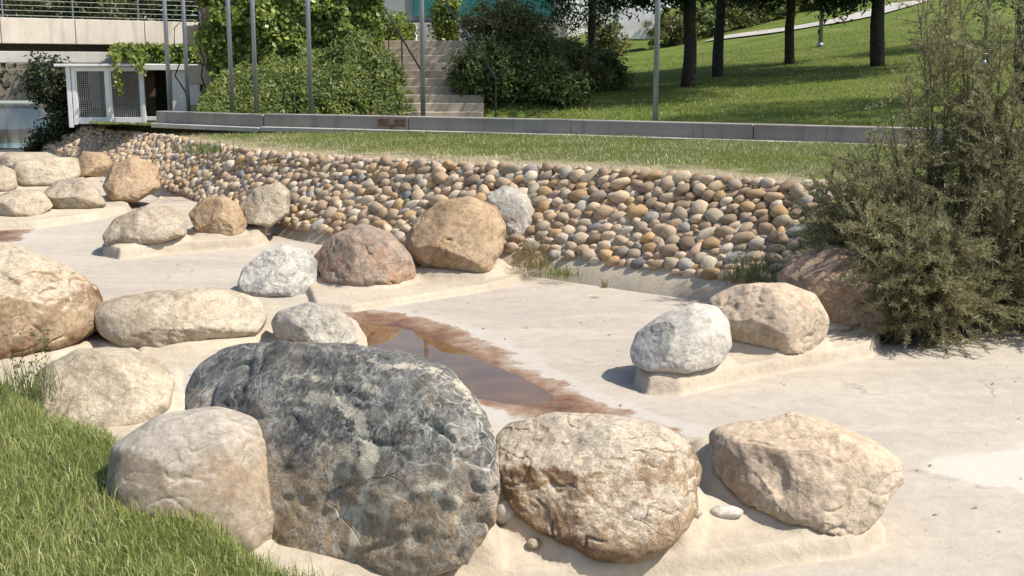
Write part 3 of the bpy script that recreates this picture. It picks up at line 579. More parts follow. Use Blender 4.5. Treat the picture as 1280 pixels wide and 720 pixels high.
slab('stepped mortar slab under the oblong and tan boulders', [(130, 306), (150, 310), (230, 302), (318, 297), (333, 290), (322, 268), (270, 246), (200, 246), (140, 280)], .12, 2)
slab('mortar slab under the pinkish and orange-tan boulders', [(395, 378), (440, 381), (520, 369), (600, 357), (648, 345), (668, 330), (640, 296), (560, 292), (460, 292), (390, 312), (380, 345)], .06, 3)
slab('mortar slab under the smooth bleached boulder and its neighbour', [(797, 462), (812, 473), (850, 474), (900, 463), (960, 451), (1020, 441), (1088, 429), (1100, 412), (1060, 380), (1000, 362), (900, 372), (835, 410), (800, 445)], .10, 4)
fg = slab('mortar slab under the black, brown and peach boulders', [(330, 730), (450, 728), (560, 724), (640, 716), (740, 708), (860, 694), (960, 681), (1060, 669), (1100, 656), (1098, 636), (1060, 590), (960, 556), (880, 545), (860, 545), (740, 540), (620, 545), (560, 560), (400, 560), (250, 560), (220, 640)], .09, 5, bumps=((880, 585, .13, .15), (872, 640, .16, .07), (626, 640, .11, .16), (640, 680, .14, .06)), fill=.10)
slab('thin mortar bed beside the large brown boulder', [(-120, 470), (-60, 420), (60, 400), (128, 392), (145, 420), (180, 440), (222, 458), (228, 510), (160, 545), (30, 540), (-120, 510)], .035, 6)
slab('low mortar bed joining the long cream and white-grey boulders', [(118, 400), (150, 432), (190, 452), (265, 452), (330, 440), (440, 446), (452, 425), (440, 396), (340, 372), (200, 360), (125, 372)], .03, 7)
for k, (x, y, a, b, c, mt) in enumerate([(907, 648, .075, .04, .03, 'b_smooth'), (862, 659, .055, .035, .025, 'mortar'), (637, 666, .065, .06, .05, 'b_smooth'), (668, 690, .03, .03, .02, 'b_cream')]):
    N, Fi = ico(3); C = P(x, y, z=ZF+.10); fv = np.array([q.co[:] for q in fg.data.vertices]); C[2] = fv[np.argmin(np.hypot(fv[:, 0]-C[0], fv[:, 1]-C[1])), 2]+.008; N = N*np.array((a, b, c))*(1+.12*pn(N*1.6, k))[:, None]
    mobj('pebble', N+C, Fi, M[mt], parent=fg, smooth=True)

# ------------------------------------------------------------------ cobble wall
CW = thing('cobble_wall', 'battered retaining wall of round tan river cobbles', 'wall', (0.08, 11.6, ZF))
rows = 10; V = []
for j in range(rows):
    t = j/(rows-1); a = FOOT*(1-t)+TOP*t
    nrm = np.array((-.6, -.8, 0)); a = a-nrm*.06*np.sin(t*math.pi)+np.array((-.6, -.8, .6))*.058*np.sin(np.clip(t*1.15, 0, 1)*math.pi)**.5
    if j == rows-1: a[:, 2] -= .015
    V.append(a)
back = np.concatenate([FOOT+np.array((0.4, .5, -.3)), FOOT+np.array((-.03, -.04, -.12))]); V = np.concatenate([back[NB:]]+V+[TOP+np.array((.25, .3, -.02))])
rr = rows+2; i = (np.arange(rr-1)[:, None]*NB+np.arange(NB-1)[None, :]).ravel(); F = np.stack([i, i+1, i+1+NB, i+NB], 1)
mobj('mortar_face', V, F, M['wallback'], parent=CW, smooth=True)
COB = [((0.37, 0.275, 0.185), 'tan'), ((0.45, 0.36, 0.255), 'light tan'), ((0.31, 0.225, 0.15), 'brown'), ((0.42, 0.285, 0.15), 'ochre'), ((0.30, 0.28, 0.25), 'grey'), ((0.50, 0.435, 0.34), 'cream'), ((0.39, 0.295, 0.225), 'pink brown'), ((0.19, 0.185, 0.185), 'slate grey'), ((0.34, 0.285, 0.205), 'olive brown'), ((0.47, 0.37, 0.255), 'warm tan')]
cm = []
for c, nme in COB:
    t = NT(nme+' cobble'); rnd = t.n('ShaderNodeObjectInfo').outputs['Random']
    v = t.n('ShaderNodeVectorMath', {0: t.oc, 1: rnd}, operation='ADD').outputs[0]
    k = t.noise(7, 7, 0.65, vec=v); cc = t.ramp(k, [(.3, tuple(q*.68 for q in c)), (.5, c), (.72, tuple(min(1, q*1.3) for q in c))])
    cc = t.mix(.5, cc, t.ramp(t.noise(60, 5, .7, vec=v), [(.3, .6), (.6, 1.1)]), 'MULTIPLY')
    cc = t.mix(1.0, cc, t.n('ShaderNodeCombineColor', {0: t.mapr(rnd, 0, 1, .68, 1.2), 1: t.mapr(rnd, 0, 1, .68, 1.17), 2: t.mapr(rnd, 0, 1, .70, 1.12)}).outputs[0], 'MULTIPLY')
    t.bump(t.noise(30, 6, .6, vec=v), .35, .02); cm.append(t.done(cc, .8, .25))
cprob = np.array([.20, .18, .12, .12, .05, .11, .06, .02, .08, .11]); cprob /= cprob.sum()
cv = []
for k in range(14):
    N, Fi = ico(2); rg = np.random.default_rng(50+k); q = np.sign(N)*np.abs(N)**rg.uniform(.78, 1.0)
    q /= np.linalg.norm(q, axis=1)[:, None]**.55
    q = q*(1+.38*pn(q*.9, k)+.14*pn(q*2.2, k+9))[:, None]
    for _ in range(6):
        m = rg.normal(size=3); m /= np.linalg.norm(m); hg = rg.uniform(.7, .92)*(q@m).max(); q = q-m*(np.clip(q@m-hg, 0, None)*.7)[:, None]
    cv.append(q)
cm_mesh = [[None]*len(cm) for _ in cv]
sl = np.r_[0, np.cumsum(np.linalg.norm(np.diff((FOOT+TOP)/2, axis=0), axis=1))]; LEN = sl[-1]
def wall_at(s, t):
    a = np.array([np.interp(s, sl, FOOT[:, k]) for k in range(3)]); b = np.array([np.interp(s, sl, TOP[:, k]) for k in range(3)])
    q = a*(1-t)+b*t-np.array((-.6, -.8, 0))*.06*math.sin(t*math.pi); up = (b-a)
    a2 = np.array([np.interp(s+.2, sl, FOOT[:, k])*(1-t)+np.interp(s+.2, sl, TOP[:, k])*t for k in range(3)])
    al = a2-(a*(1-t)+b*t); al /= np.linalg.norm(al); h = np.linalg.norm(up); up = up/h; n = np.cross(al, up); n /= np.linalg.norm(n)
    return q, al, up, n, h
rg = np.random.default_rng(11); st = np.zeros((0, 3)); hs = {}
hgt = np.linalg.norm(TOP-FOOT, axis=1)
for rad, tries in ((.098, 120), (.080, 2200), (.066, 18000), (.054, 44000), (.043, 46000), (.033, 26000)):
    for _ in range(tries):
        s = rg.uniform(.3, LEN-4.0); h = np.interp(s, sl, hgt); lowb = .20 if -.6 < np.interp(s, sl, FOOT[:, 0]) < 1.9 else .11
        y = rg.uniform(lowb+rad*.6, h-rad*.55); r = rad*rg.uniform(.9, 1.1)
        if len(st) and (np.hypot(st[:, 0]-s, (st[:, 1]-y)*1.22)-(st[:, 2]+r)*.82 < 0).any(): continue
        st = np.vstack([st, (s, y, r)])
items = []
for s, y, r in st:
    h = np.interp(s, sl, hgt); q, al, up, n, hh = wall_at(s, y/h); 
    if n[1] > 0: n = -n
    ang = rg.normal(.25, .5); ca, sa = math.cos(ang), math.sin(ang)
    e1 = al*ca+up*sa; e2 = -al*sa+up*ca; ax = rg.uniform(1.0, 1.28); bx = rg.uniform(.76, .95); dz = rg.uniform(.7, 1.0)
    til = rg.normal(-.1, .3); e3 = n*math.cos(til)+e2*math.sin(til); e2 = e2*math.cos(til)-n*math.sin(til)
    Mx = Matrix(((e1[0]*r*ax, e2[0]*r*bx, e3[0]*r*dz, 0), (e1[1]*r*ax, e2[1]*r*bx, e3[1]*r*dz, 0), (e1[2]*r*ax, e2[2]*r*bx, e3[2]*r*dz, 0), (0, 0, 0, 1)))
    c = q+n*(.045+r*rg.uniform(.10, .42)); vis = r/c[1]*(1 if c[0] < 4.2 else .1)
    items.append((vis, c, Mx, rg.integers(len(cv)), rg.choice(len(cm), p=cprob)))
items.sort(key=lambda t: -t[0])
for vis, c, Mx, k, m in items[:296]:
    if cm_mesh[k][m] is None:
        me = np_mesh('cobble', cv[k], ico(2)[1], True); me.materials.append(cm[m]); cm_mesh[k][m] = me
    o = bpy.data.objects.new('cobble', cm_mesh[k][m]); col.objects.link(o); o.parent = CW
    o.matrix_local = Matrix.Translation(Vector(c)-CW.location)@Mx
Vs = []; Fs = []; ms = []; n0 = 0; Fi = ico(2)[1]
for vis, c, Mx, k, m in items[296:]:
    A = np.array(Mx)[:3, :3]; Vs.append(cv[k]@A.T+c); Fs.append(Fi+n0); n0 += len(cv[k]); ms.append(np.full(len(Fi), m))
o = mobj('small_cobbles', np.concatenate(Vs), np.concatenate(Fs), cm[0], parent=CW, smooth=True); o['kind'] = 'stuff'
for m in cm[1:]: o.data.materials.append(m)
o.data.polygons.foreach_set('material_index', np.concatenate(ms).astype(np.int32))
print('cobbles', len(items))

# ------------------------------------------------------------------ low kerb wall with footing
KW = thing('kerb_wall', 'low grey concrete kerb wall along the grass strip', 'wall', (0, 19.3, 0))
sk = np.r_[0, np.cumsum(np.linalg.norm(np.diff(KERB, axis=0), axis=1))]
def kerb_at(s): return np.array([np.interp(s, sk, KERB[:, k]) for k in range(3)])
s = 1.75; k = 0
while s < sk[-1]-3:
    a = kerb_at(s); b = kerb_at(s+2.98); rz = math.atan2(b[1]-a[1], b[0]-a[0]); c = (a+b)/2; ln = math.hypot(*(b-a)[:2])
    mobj('wall_segment', *box((c[0], c[1]+.12, c[2]+.10), (ln-.012, .24, .30), rz, .015), M['kerb'], parent=KW)
    mobj('footing', *box((c[0]-.05, c[1]-.10, c[2]-.015), (ln-.004, .22, .08), rz, .01), M['path'], parent=KW)
    s += 2.98; k += 1
for (x, y) in [(478, 151), (478, 156.5), (500, 151), (500, 156.5), (488, 159)]:
    p = P(x, y, d=19.97); yy = kerb_y(p[0])+.005
    mobj('brick', *box((p[0], yy, p[2]), (.22 if x != 488 else .12, .05, .058), math.radians(-24), .006), M['brick'], parent=KW)
# poles behind the kerb
def pole(x, d, label, r=.043, h=4.6, base=None, grp='grey metal poles behind the kerb wall'):
    p = P(x, 146, d=d); zb = float(park_h(p[0], p[1])) if base is None else base
    t = thing('metal_pole', label, 'pole', (p[0], p[1], zb), grp)
    mobj('shaft', *tube([(p[0], p[1], zb-.1), (p[0], p[1], zb+h)], [r, r*.92], 14), M['steel'], parent=t, smooth=False)
    mobj('base_collar', *tube([(p[0], p[1], zb-.02), (p[0], p[1], zb+.10), (p[0], p[1], zb+.14)], [r*1.6, r*1.6, r*1.05], 14), M['steel'], parent=t)
    mobj('cap', *tube([(p[0], p[1], zb+h), (p[0], p[1], zb+h+.03), (p[0], p[1], zb+h+.05)], [r*1.1, r*1.1, r*.4], 14), M['steel'], parent=t)
    for f in t.children: f.data.polygons.foreach_set('use_smooth', np.ones(len(f.data.polygons), dtype=bool))
    return t
for x, d, l in [(213, 23.9, 'tall grey metal pole beside the white kiosk wall'), (236, 24.1, 'tall grey metal pole beside the white kiosk wall'), (291, 22.9, 'tall grey metal pole in front of the ivy'), (321, 22.6, 'tall grey metal pole in front of the ivy'), (389, 21.7, 'tall grey metal pole in front of the fine-leaved bank shrub'), (529, 20.5, 'tall grey metal pole at the foot of the stairs'), (819, 18.35, 'tall grey metal pole before the shaded lawn')]:
    pole(x, d, l)
pole(1225, 30.0, 'tall grey metal pole rising behind the feathery bush', .05)
pole(1021, 43, 'pale lamp post beside the hill path', .075, 5.0)

# ------------------------------------------------------------------ stairs
ST = thing('staircase', 'pale stone staircase between ivy bank and shrubs', 'stairs', (-1.7, 23, 0))
for k in range(11):
    y0 = 23.0+.33*k; mobj('step', *box((-1.72, y0+.28, -.20+.16*(k+.5)), (2.3, .56, .319), 0, .012), M['step'], parent=ST)
mobj('landing', *box((-1.72, 28.3, 1.60), (4.2, 3.0, .10), 0, .01), M['step'], parent=ST)
def handrail(x, label, y0, y1, z0, z1, posts):
    t = thing('handrail', label, 'handrail', (x, y0, z0-.9))
    mobj('rail', *tube([(x, y0, z0), (x, y1, z1)], .022, 8), M['dark_steel'], parent=t)
    for f in posts:
        y = y0+(y1-y0)*f; z = z0+(z1-z0)*f; mobj('post', *tube([(x, y, z-.95), (x, y, z)], .018, 8), M['dark_steel'], parent=t)
    return t
# left rail climbs away from the reader over the left of the flight, right rail over its other side
tl = thing('handrail', 'thin dark handrail over the ivy side of the stairs', 'handrail', (-1.8, 22.9, .0))
a = P(529, 92, d=23.2); b = P(474, 0, d=27.4)
mobj('rail', *tube([a, b], .022, 8), M['dark_steel'], parent=tl)
for f in (0.02, .45, .98):
    q = a+(b-a)*f; mobj('post', *tube([q-np.array((0, 0, .78)), q], .016, 8), M['dark_steel'], parent=tl)
tr = thing('handrail', 'thin dark handrail over the shrub side of the stairs', 'handrail', (-.6, 22.9, .0))
a = P(621, 100, d=23.0); b = P(556, 2, d=27.2)
mobj('rail', *tube([a, b], .022, 8), M['dark_steel'], parent=tr)
for f in (0.02, .5, .98):
    q = a+(b-a)*f; mobj('post', *tube([q-np.array((0, 0, .78)), q], .016, 8), M['dark_steel'], parent=tr)

# ------------------------------------------------------------------ buildings behind
BD = thing('building', 'low grey building with teal cladding behind the stairs', 'building', (-2, 44, 1.7))
def at(x, y, d): return P(x, y, d=d)
def slab_box(name, x0, x1, y0, y1, d, th, mat, parent):
    a = P(x0, y1, d=d); b = P(x1, y0, d=d); return mobj(name, *box(((a[0]+b[0])/2, d+th/2, (a[2]+b[2])/2), (b[0]-a[0], th, b[2]-a[2]), 0, .02), mat, parent=parent)
slab_box('wall', 412, 705, -70, 28, 43, 9, M['grey_wall'], BD)
slab_box('plinth', 400, 709, 28.5, 62, 42.7, .3, M['bridge_grey'], BD)
slab_box('base_trim', 408, 707, 26, 29, 42.9, .1, M['dark_steel'], BD)
for k in range(5): slab_box('teal_panel', 517+k*35.4, 517+k*35.4+34.8, -52, 21.5, 42.9, .1, M['teal'], BD)
slab_box('parapet', 408, 708, -76, -69, 42.8, 9.4, M['bridge_grey'], BD)
for x in (490, 519): 
    p = P(x, 46, d=36); t = thing('bollard', 'small white post at the top of the stairs', 'bollard', (p[0], p[1], 1.6), 'white posts at the top of the stairs')
    mobj('shaft', *tube([(p[0], p[1], 1.6), (p[0], p[1], p[2]+.30)], .06, 10), M['white_paint'], parent=t); mobj('cap', *tube([(p[0], p[1], p[2]+.30), (p[0], p[1], p[2]+.36)], [.065, .03], 10), M['white_paint'], parent=t)
HW = thing('white_hut', 'small white rendered hut behind the park trees', 'hut', (*P(795, 48, d=58)[:2], 1.6))
slab_box('wall', 772, 822, -30, 49, 58, 3, M['white_wall'], HW); slab_box('roof', 768, 826, -38, -30, 57.8, 3.6, M['grey_wall'], HW)
p = P(652, 32, d=33); LP = thing('lamp_bollard', 'small white lamp bollard among the shrubs', 'lamp', (p[0], p[1], float(park_h(p[0], p[1]))))
mobj('shaft', *tube([(p[0], p[1], park_h(p[0], p[1])-.05), (p[0], p[1], p[2]+.2)], .045, 10), M['white_paint'], parent=LP); mobj('head', *box((p[0]+.08, p[1], p[2]+.2), (.26, .12, .08), 0, .015), M['white_paint'], parent=LP)

# ------------------------------------------------------------------ bridge
BA = np.array((-13.06, 30.0)); BV = np.array((4.36, 3.5)); BL = np.linalg.norm(BV); BV = BV/BL; BN = np.array((-BV[1], BV[0])); brz = math.atan2(BV[1], BV[0])
BR = thing('bridge', 'concrete road bridge with wire railing over the stream', 'bridge', (-11, 31.6, ZF))
def bbox(name, s0, s1, n0, n1, z0, z1, mat, parent=BR, bev=.015):
    c = BA+BV*(s0+s1)/2+BN*(n0+n1)/2; return mobj(name, *box((c[0], c[1], (z0+z1)/2), (s1-s0, n1-n0, z1-z0), brz, bev), mat, parent=parent)
for k in range(-5, 4): bbox('fascia_panel', k*1.86+.308, (k+1)*1.86+.292, 0, .16, 1.66, 2.30, M['bridge'])
bbox('deck', -16, 8.5, .17, 7, 1.75, 2.15, M['bridge_grey']); bbox('ledge_beam', -16, 6.2, .03, 1.1, 1.18, 1.47, M['bridge_grey']); bbox('recess_beam', -16, 6.2, .9, 6.5, 1.3, 1.74, M['kerb'])
bbox('abutment', 4.6, 6.4, .5, 6.5, -1.2, 1.2, M['kerb'])
a = BA+BV*-15+BN*.08; b = BA+BV*7+BN*.08; RL = mobj('railing', *tube([(*a, 3.5), (*b, 3.5)], .024, 8), M['steel'], parent=BR)
for k in range(-9, 5):
    s = k*1.75+.4; c = BA+BV*s+BN*.08; mobj('post', *tube([(c[0], c[1], 2.28), (c[0], c[1], 3.5)], .02, 8), M['steel'], parent=RL)
for k in range(9):
    z = 2.36+k*.125; a = BA+BV*-15+BN*.08; b = BA+BV*7+BN*.08; mobj('rail_wire', *tube([(*a, z), (*b, z)], .006, 5), M['wire'], parent=RL)
# far retaining bank under the bridge
FB = thing('stream_wall', 'pale coursed stone wall beyond the bridge', 'wall', (-24, 70, ZF))
for k in range(7): 
    mobj('stone_course', *box((-30, 70+.10*k, ZF+.3+k*.36), (44, .7, .345), R(4), .02), M['step'], parent=FB)

# ------------------------------------------------------------------ mesh cage and white kiosk
CG = thing('mesh_cage', 'white framed wire mesh cage under the bridge', 'cage', (-9.3, 27, -.3))
cz0, cz1 = P(100, 156, d=27)[2], P(100, 84, d=27)[2]; cx = [P(x, 100, d=27)[0] for x in (92, 135, 178)]
def post(x0, x1, z0, z1, y=27.0, th=.06, nm='frame_bar', par=CG): mobj(nm, *box(((x0+x1)/2, y, (z0+z1)/2), (x1-x0, th, z1-z0), 0, .006), M['white_paint'], parent=par)
for x in cx: post(x-.04, x+.04, cz0, cz1)
for x0, x1 in ((cx[0]+.041, cx[1]-.041), (cx[1]+.041, cx[2]-.041)):
    door = mobj('door', *join([box(((x0+x1)/2, 27.0, cz0+.095), (x1-x0, .05, .15), 0, .005), box(((x0+x1)/2, 27.0, cz1-.045), (x1-x0, .05, .088), 0, .005), box((x0+.018, 27.0, (cz0+cz1)/2+.04), (.034, .045, cz1-cz0-.262), 0, .004), box((x1-.018, 27.0, (cz0+cz1)/2+.04), (.034, .045, cz1-cz0-.262), 0, .004)]), M['white_paint'], parent=CG)
    parts = []
    for x in np.arange(x0+.02, x1, .047): parts.append(box((x, 27.0, (cz0+cz1)/2+.04), (.011, .01, cz1-cz0-.27)))
    for z in np.arange(cz0+.20, cz1-.1, .047): parts.append(box(((x0+x1)/2, 27.012, z), (x1-x0, .01, .011)))
    mobj('mesh_panel', *join(parts), M['wire'], parent=door)['kind'] = 'stuff'
mobj('roof', *box(((cx[0]+cx[2])/2-.1, 28.0, cz1+.045), (cx[2]-cx[0]+.55, 2.3, .06), 0, .01), M['white_paint'], parent=CG)
mobj('interior_wall', *box(((cx[0]+cx[2])/2, 28.6, (cz0+cz1)/2), (cx[2]-cx[0]-.1, .08, cz1-cz0-.02)), M['wood'], parent=CG)
sx0 = cx[0]
for k in range(6):
    y = 27.2+k*.28; mobj('side_board', *box((sx0-.03-.25*(y-27)*.6, y, (cz0+cz1)/2), (.04, .27, cz1-cz0-.02), R(9), .005), M['wood'], parent=CG)
post(sx0-.16, sx0-.06, cz0-.06, cz1+.01, 27.0)
# kiosk
KI = thing('white_kiosk', 'white rendered kiosk with a dark doorway beside the cage', 'kiosk', (-7.9, 27, -.2))
kx0, kx1, kx2 = P(180, 100, d=27)[0], P(215, 100, d=27)[0], P(250, 100, d=27)[0]; kz0, kz1 = P(200, 150, d=27)[2], P(200, 88, d=27)[2]
mobj('wall', *box(((kx1+kx2)/2, 27.6, (kz0+kz1)/2), (kx2-kx1, 1.3, kz1-kz0), 0, .01), M['white_wall'], parent=KI)
mobj('roof_slab', *box(((kx0+kx2)/2, 27.6, kz1+.07), (kx2-kx0+.1, 1.6, .13), 0, .01), M['white_wall'], parent=KI)
mobj('sill', *box(((kx0+kx1)/2, 27.1, kz0+.03), (kx1-kx0-.01, .2, .09), 0, .01), M['white_wall'], parent=KI)
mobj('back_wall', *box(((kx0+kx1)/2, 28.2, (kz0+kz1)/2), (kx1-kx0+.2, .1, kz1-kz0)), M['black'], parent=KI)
mobj('door_jamb', *box((kx1-.04, 26.97, (kz0+kz1)/2+.05), (.07, .08, kz1-kz0-.1), 0, .005), M['steel'], parent=KI)

# ------------------------------------------------------------------ foliage
def leaf_mesh(C, N, size, aspect, tint, droop=0.0):
    """one folded four-cornered leaf for each centre C, facing N"""
    n = len(C); N = N/np.linalg.norm(N, axis=1)[:, None]; a = rng.normal(size=(n, 3)); a[:, 2] -= droop
    t = a-(a*N).sum(1)[:, None]*N; t /= np.linalg.norm(t, axis=1)[:, None]; b = np.cross(N, t)
    L = size[:, None]; Wd = (size*aspect)[:, None]
    V = np.stack([C-t*L*.5, C+b*Wd*.5+N*L*.10, C+t*L*.5-N*L*.05, C-b*Wd*.5+N*L*.10], 1).reshape(-1, 3)
    return V, np.arange(4*n).reshape(n, 4), np.repeat(np.clip(tint, 0, 1), 4)
def clumps(spec, ncl, per, spread, shell=.55):
    """leaf centres and outward directions gathered in clumps through ellipsoids (centre, radii)"""
    vol = np.array([r[0]*r[1]*r[2] for _, r in spec])**.8; pick = rng.choice(len(spec), ncl, p=vol/vol.sum())
    d = rng.normal(size=(ncl, 3)); d /= np.linalg.norm(d, axis=1)[:, None]; rr = rng.uniform(shell, 1.02, ncl)
    c = np.array([spec[k][0] for k in pick]); r = np.array([spec[k][1] for k in pick]); cc = c+d*r*rr[:, None]
    C = np.repeat(cc, per, 0)+rng.normal(size=(ncl*per, 3))*spread*rng.uniform(.6, 1.3, ncl).repeat(per)[:, None]*np.array((1, 1, .8))
    N = np.repeat(d, per, 0)*.8+rng.normal(size=(ncl*per, 3))*.8+np.array((0, 0, .5)); tc = np.repeat(rng.normal(0, .12, ncl), per)
    return C, N, tc
def tree(name, label, base, trunk, spec, ncl, per, spread, lsz, mat, cat='tree', group=None, aspect=.5, shell=.5, r0=.2, limbs=True, droop=0.3, part='crown'):
    base = np.array(base, dtype=float); t = thing(name, label, cat, base, group)
    if trunk is not None:
        tp = np.array(trunk, dtype=float)+base; nn = len(tp)
        q = resample(tp, 14) if nn > 2 else tp
        tv, tf = tube(q, np.linspace(r0, r0*.45, len(q)), 12)
        tv += .05*r0/.2*np.stack([pn(tv*2.5, 3), pn(tv*2.5, 6), 0*tv[:, 0]], 1)
        tk = mobj('trunk', tv, tf, M['bark'], parent=t, smooth=True)
        if limbs:
            parts = []
            for c, r in spec:
                s = q[int(len(q)*rng.uniform(.5, .95))-1]; e = base+np.array(c); m = (s+e)/2+np.array((0, 0, -.15))+rng.normal(size=3)*.12
                mobj('limb', *tube([s, m, e], [r0*.42, r0*.28, r0*.1], 7), M['bark'], parent=t, smooth=True)
    C, N, tc = clumps([(np.array(c)+base, np.array(r)) for c, r in spec], ncl, per, spread, shell); n = len(C)
    V, F, T = leaf_mesh(C, N, lsz*rng.uniform(.6, 1.3, n), aspect, .45+tc+rng.normal(0, .15, n), droop)
    mobj(part, V, F, mat, parent=t, attrs={'tint': T})
    return t
def pg(x, y, d): p = P(x, y, d=d); return (p[0], p[1], float(park_h(p[0], p[1])))
G = 'dark pines on the park lawn'
tree('pine_tree', 'dark pine with the thickest trunk nearest the hut side of the lawn', pg(860, 105, 31), [(0, 0, -.2), (.05, 0, 1.5), (-.05, .1, 3.0), (.1, .1, 5.5)], [((-.3, -.5, 4.9), (2.6, 2.6, .8)), ((.3, .2, 5.8), (2.2, 2.2, .8)), ((-1.3, -.3, 2.55), (1.3, 1.1, .5)), ((1.2, .2, 2.65), (1.0, 1.0, .4)), ((-.8, -5.5, 5.2), (2.8, 3.2, .7)), ((1.2, -.5, 3.9), (1.2, 1.2, .6)), ((1.0, -4.6, 5.2), (3.2, 3.0, .7)), ((2.0, -2.4, 5.6), (2.3, 2.2, .8))], 1800, 34, .26, .22, M['pine'], group=G, r0=.20, aspect=.25)  # forward crown lobes, above the view, added to shade lawn and shrubs
tree('pine_tree', 'dark pine with a slim straight trunk beside the thickest one', pg(897, 95, 34.5), [(0, 0, -.2), (.0, 0, 1.5), (.1, .1, 3.2), (.1, .1, 5.5)], [((.4, -.5, 4.9), (3.2, 3.2, .8)), ((.0, .2, 5.9), (2.2, 2.2, .8)), ((1.2, -.3, 2.6), (1.4, 1.2, .5))], 700, 34, .26, .22, M['pine'], group=G, r0=.17, aspect=.25)
tree('pine_tree', 'dark pine standing alone below the hill path', pg(987, 75, 37), [(0, 0, -.2), (-.05, 0, 1.5), (0, .1, 3.0), (.1, .1, 5.3)], [((-.2, -.5, 4.6), (3.2, 3.2, .8)), ((.3, .2, 5.5), (2.1, 2.1, .8)), ((1.2, 0, 2.35), (1.0, .9, .5)), ((-1.3, 0, 2.5), (1.0, .9, .5))], 720, 34, .26, .22, M['pine'], group=G, r0=.165, aspect=.25)
tree('pine_tree', 'dark pine whose trunk rises behind the feathery bush', pg(1098, 75, 33), [(0, 0, -.2), (-.08, 0, 1.0), (-.12, .1, 3.0), (.1, .1, 5.3)], [((.6, -1.8, 4.6), (3.4, 3.2, .8)), ((.3, .2, 5.4), (2.1, 2.1, .8)), ((-1.0, .2, 2.0), (.8, .8, .55))], 700, 34, .26, .22, M['pine'], group=G, r0=.21, aspect=.25)
tree('pine_tree', 'dark pine with low sweeping boughs beside the grey building', pg(738, 62, 40), [(0, 0, -.2), (.1, 0, 1.5), (0, .1, 3.0), (.1, .1, 5.5)], [((-.3, -.3, 2.3), (1.35, 1.3, .8)), ((-.8, 0, 3.6), (2.0, 1.8, 1.3)), ((.5, .2, 5.2), (1.9, 1.9, 1.4))], 420, 34, .2, .17, M['pine'], group=G, r0=.17, aspect=.25)
tree('pine_tree', 'dark pine hidden behind the feathery bush, its boughs above', (9.2, 21.5, float(park_h(9.2, 21.5))), [(0, 0, -.2), (.05, 0, 1.3), (-.05, .1, 2.6), (.1, .1, 5.0)], [((-.7, -2.2, 4.8), (2.6, 2.2, .8)), ((.6, .2, 5.4), (1.9, 1.9, 1.0)), ((-2.0, -1.2, 4.2), (1.5, 1.4, .6)), ((.3, 1.0, 2.5), (1.1, 1.2, .8))], 560, 34, .2, .14, M['pine'], group=G, r0=.2, aspect=.25)
tree('pine_tree', 'dark pine on the lawn right of the hidden pole', pg(1330, 60, 36), [(0, 0, -.2), (.05, 0, 1.3), (-.05, .1, 2.6), (.1, .1, 5.0)], [((-.9, -.2, 2.7), (2.3, 1.9, 1.0)), ((-.6, .2, 4.4), (2.2, 1.9, 1.3))], 360, 34, .2, .16, M['pine'], group=G, r0=.2, aspect=.25)

# shrubs right of the stairs
def shrub(label, x, y, d, rx, rz_, mat, n=150, lsz=.10, cat='shrub', ry=None, grp=None, name='shrub', zc=None):
    p = P(x, y, d=d); g = float(park_h(p[0], p[1])); zc = rz_*.75 if zc is None else zc
    return tree(name, label, (p[0], p[1], g), [(0, 0, -.1), (0.02, 0, zc)], [((0, 0, zc), (rx, ry or rx*.9, rz_)), ((rx*.4, .1, zc*.7), (rx*.7, rx*.6, rz_*.8))], n, 40, .11, lsz, mat, cat, grp, aspect=.55, shell=.45, r0=.05, limbs=False, part='foliage')
shrub('olive flowering shrub directly beside the stairs', 630, 100, 27.0, 1.0, .62, M['olive'], 230, .085, zc=.62)
shrub('tall leafy shrub at the top of the stairs', 556, 60, 28.2, .28, .75, M['ivy'], 80, .10, zc=.85)
shrub('dark bushy shrub at the foot of the stairs', 606, 130, 24.4, .72, .72, M['shrub'], 230, .09)
shrub('dark spreading shrub between the stairs and the shaded lawn', 676, 130, 24.8, .95, .5, M['shrub'], 230, .09)
shrub('broad olive shrub in front of the low pine', 690, 90, 29.5, 1.3, .6, M['olive'], 260, .09, zc=.6)
shrub('dark round shrub under the low pine', 740, 100, 31, .9, .65, M['shrub'], 190, .10)
shrub('dark low shrub on the shaded lawn edge', 655, 125, 26.6, .75, .5, M['shrub'], 150, .09)
shrub('leafy green shrub below the teal cladding', 668, 45, 35, 1.3, .55, M['shrub'], 200, .12, zc=.45)
for k, (x, d, rx, mt) in enumerate([(758, 56, 1.0, 'olive'), (838, 58, 1.3, 'olive'), (872, 60, 1.3, 'shrub'), (925, 62, 1.4, 'olive'), (965, 63, 1.3, 'shrub'), (1000, 66, 1.4, 'olive')]):
    shrub(['olive rounded shrub along the top of the park', 'green rounded shrub along the top of the park'][mt == 'shrub'], x, 40, d, rx, 1.0, M[mt], 90, .16, grp='shrubs along the top of the park')
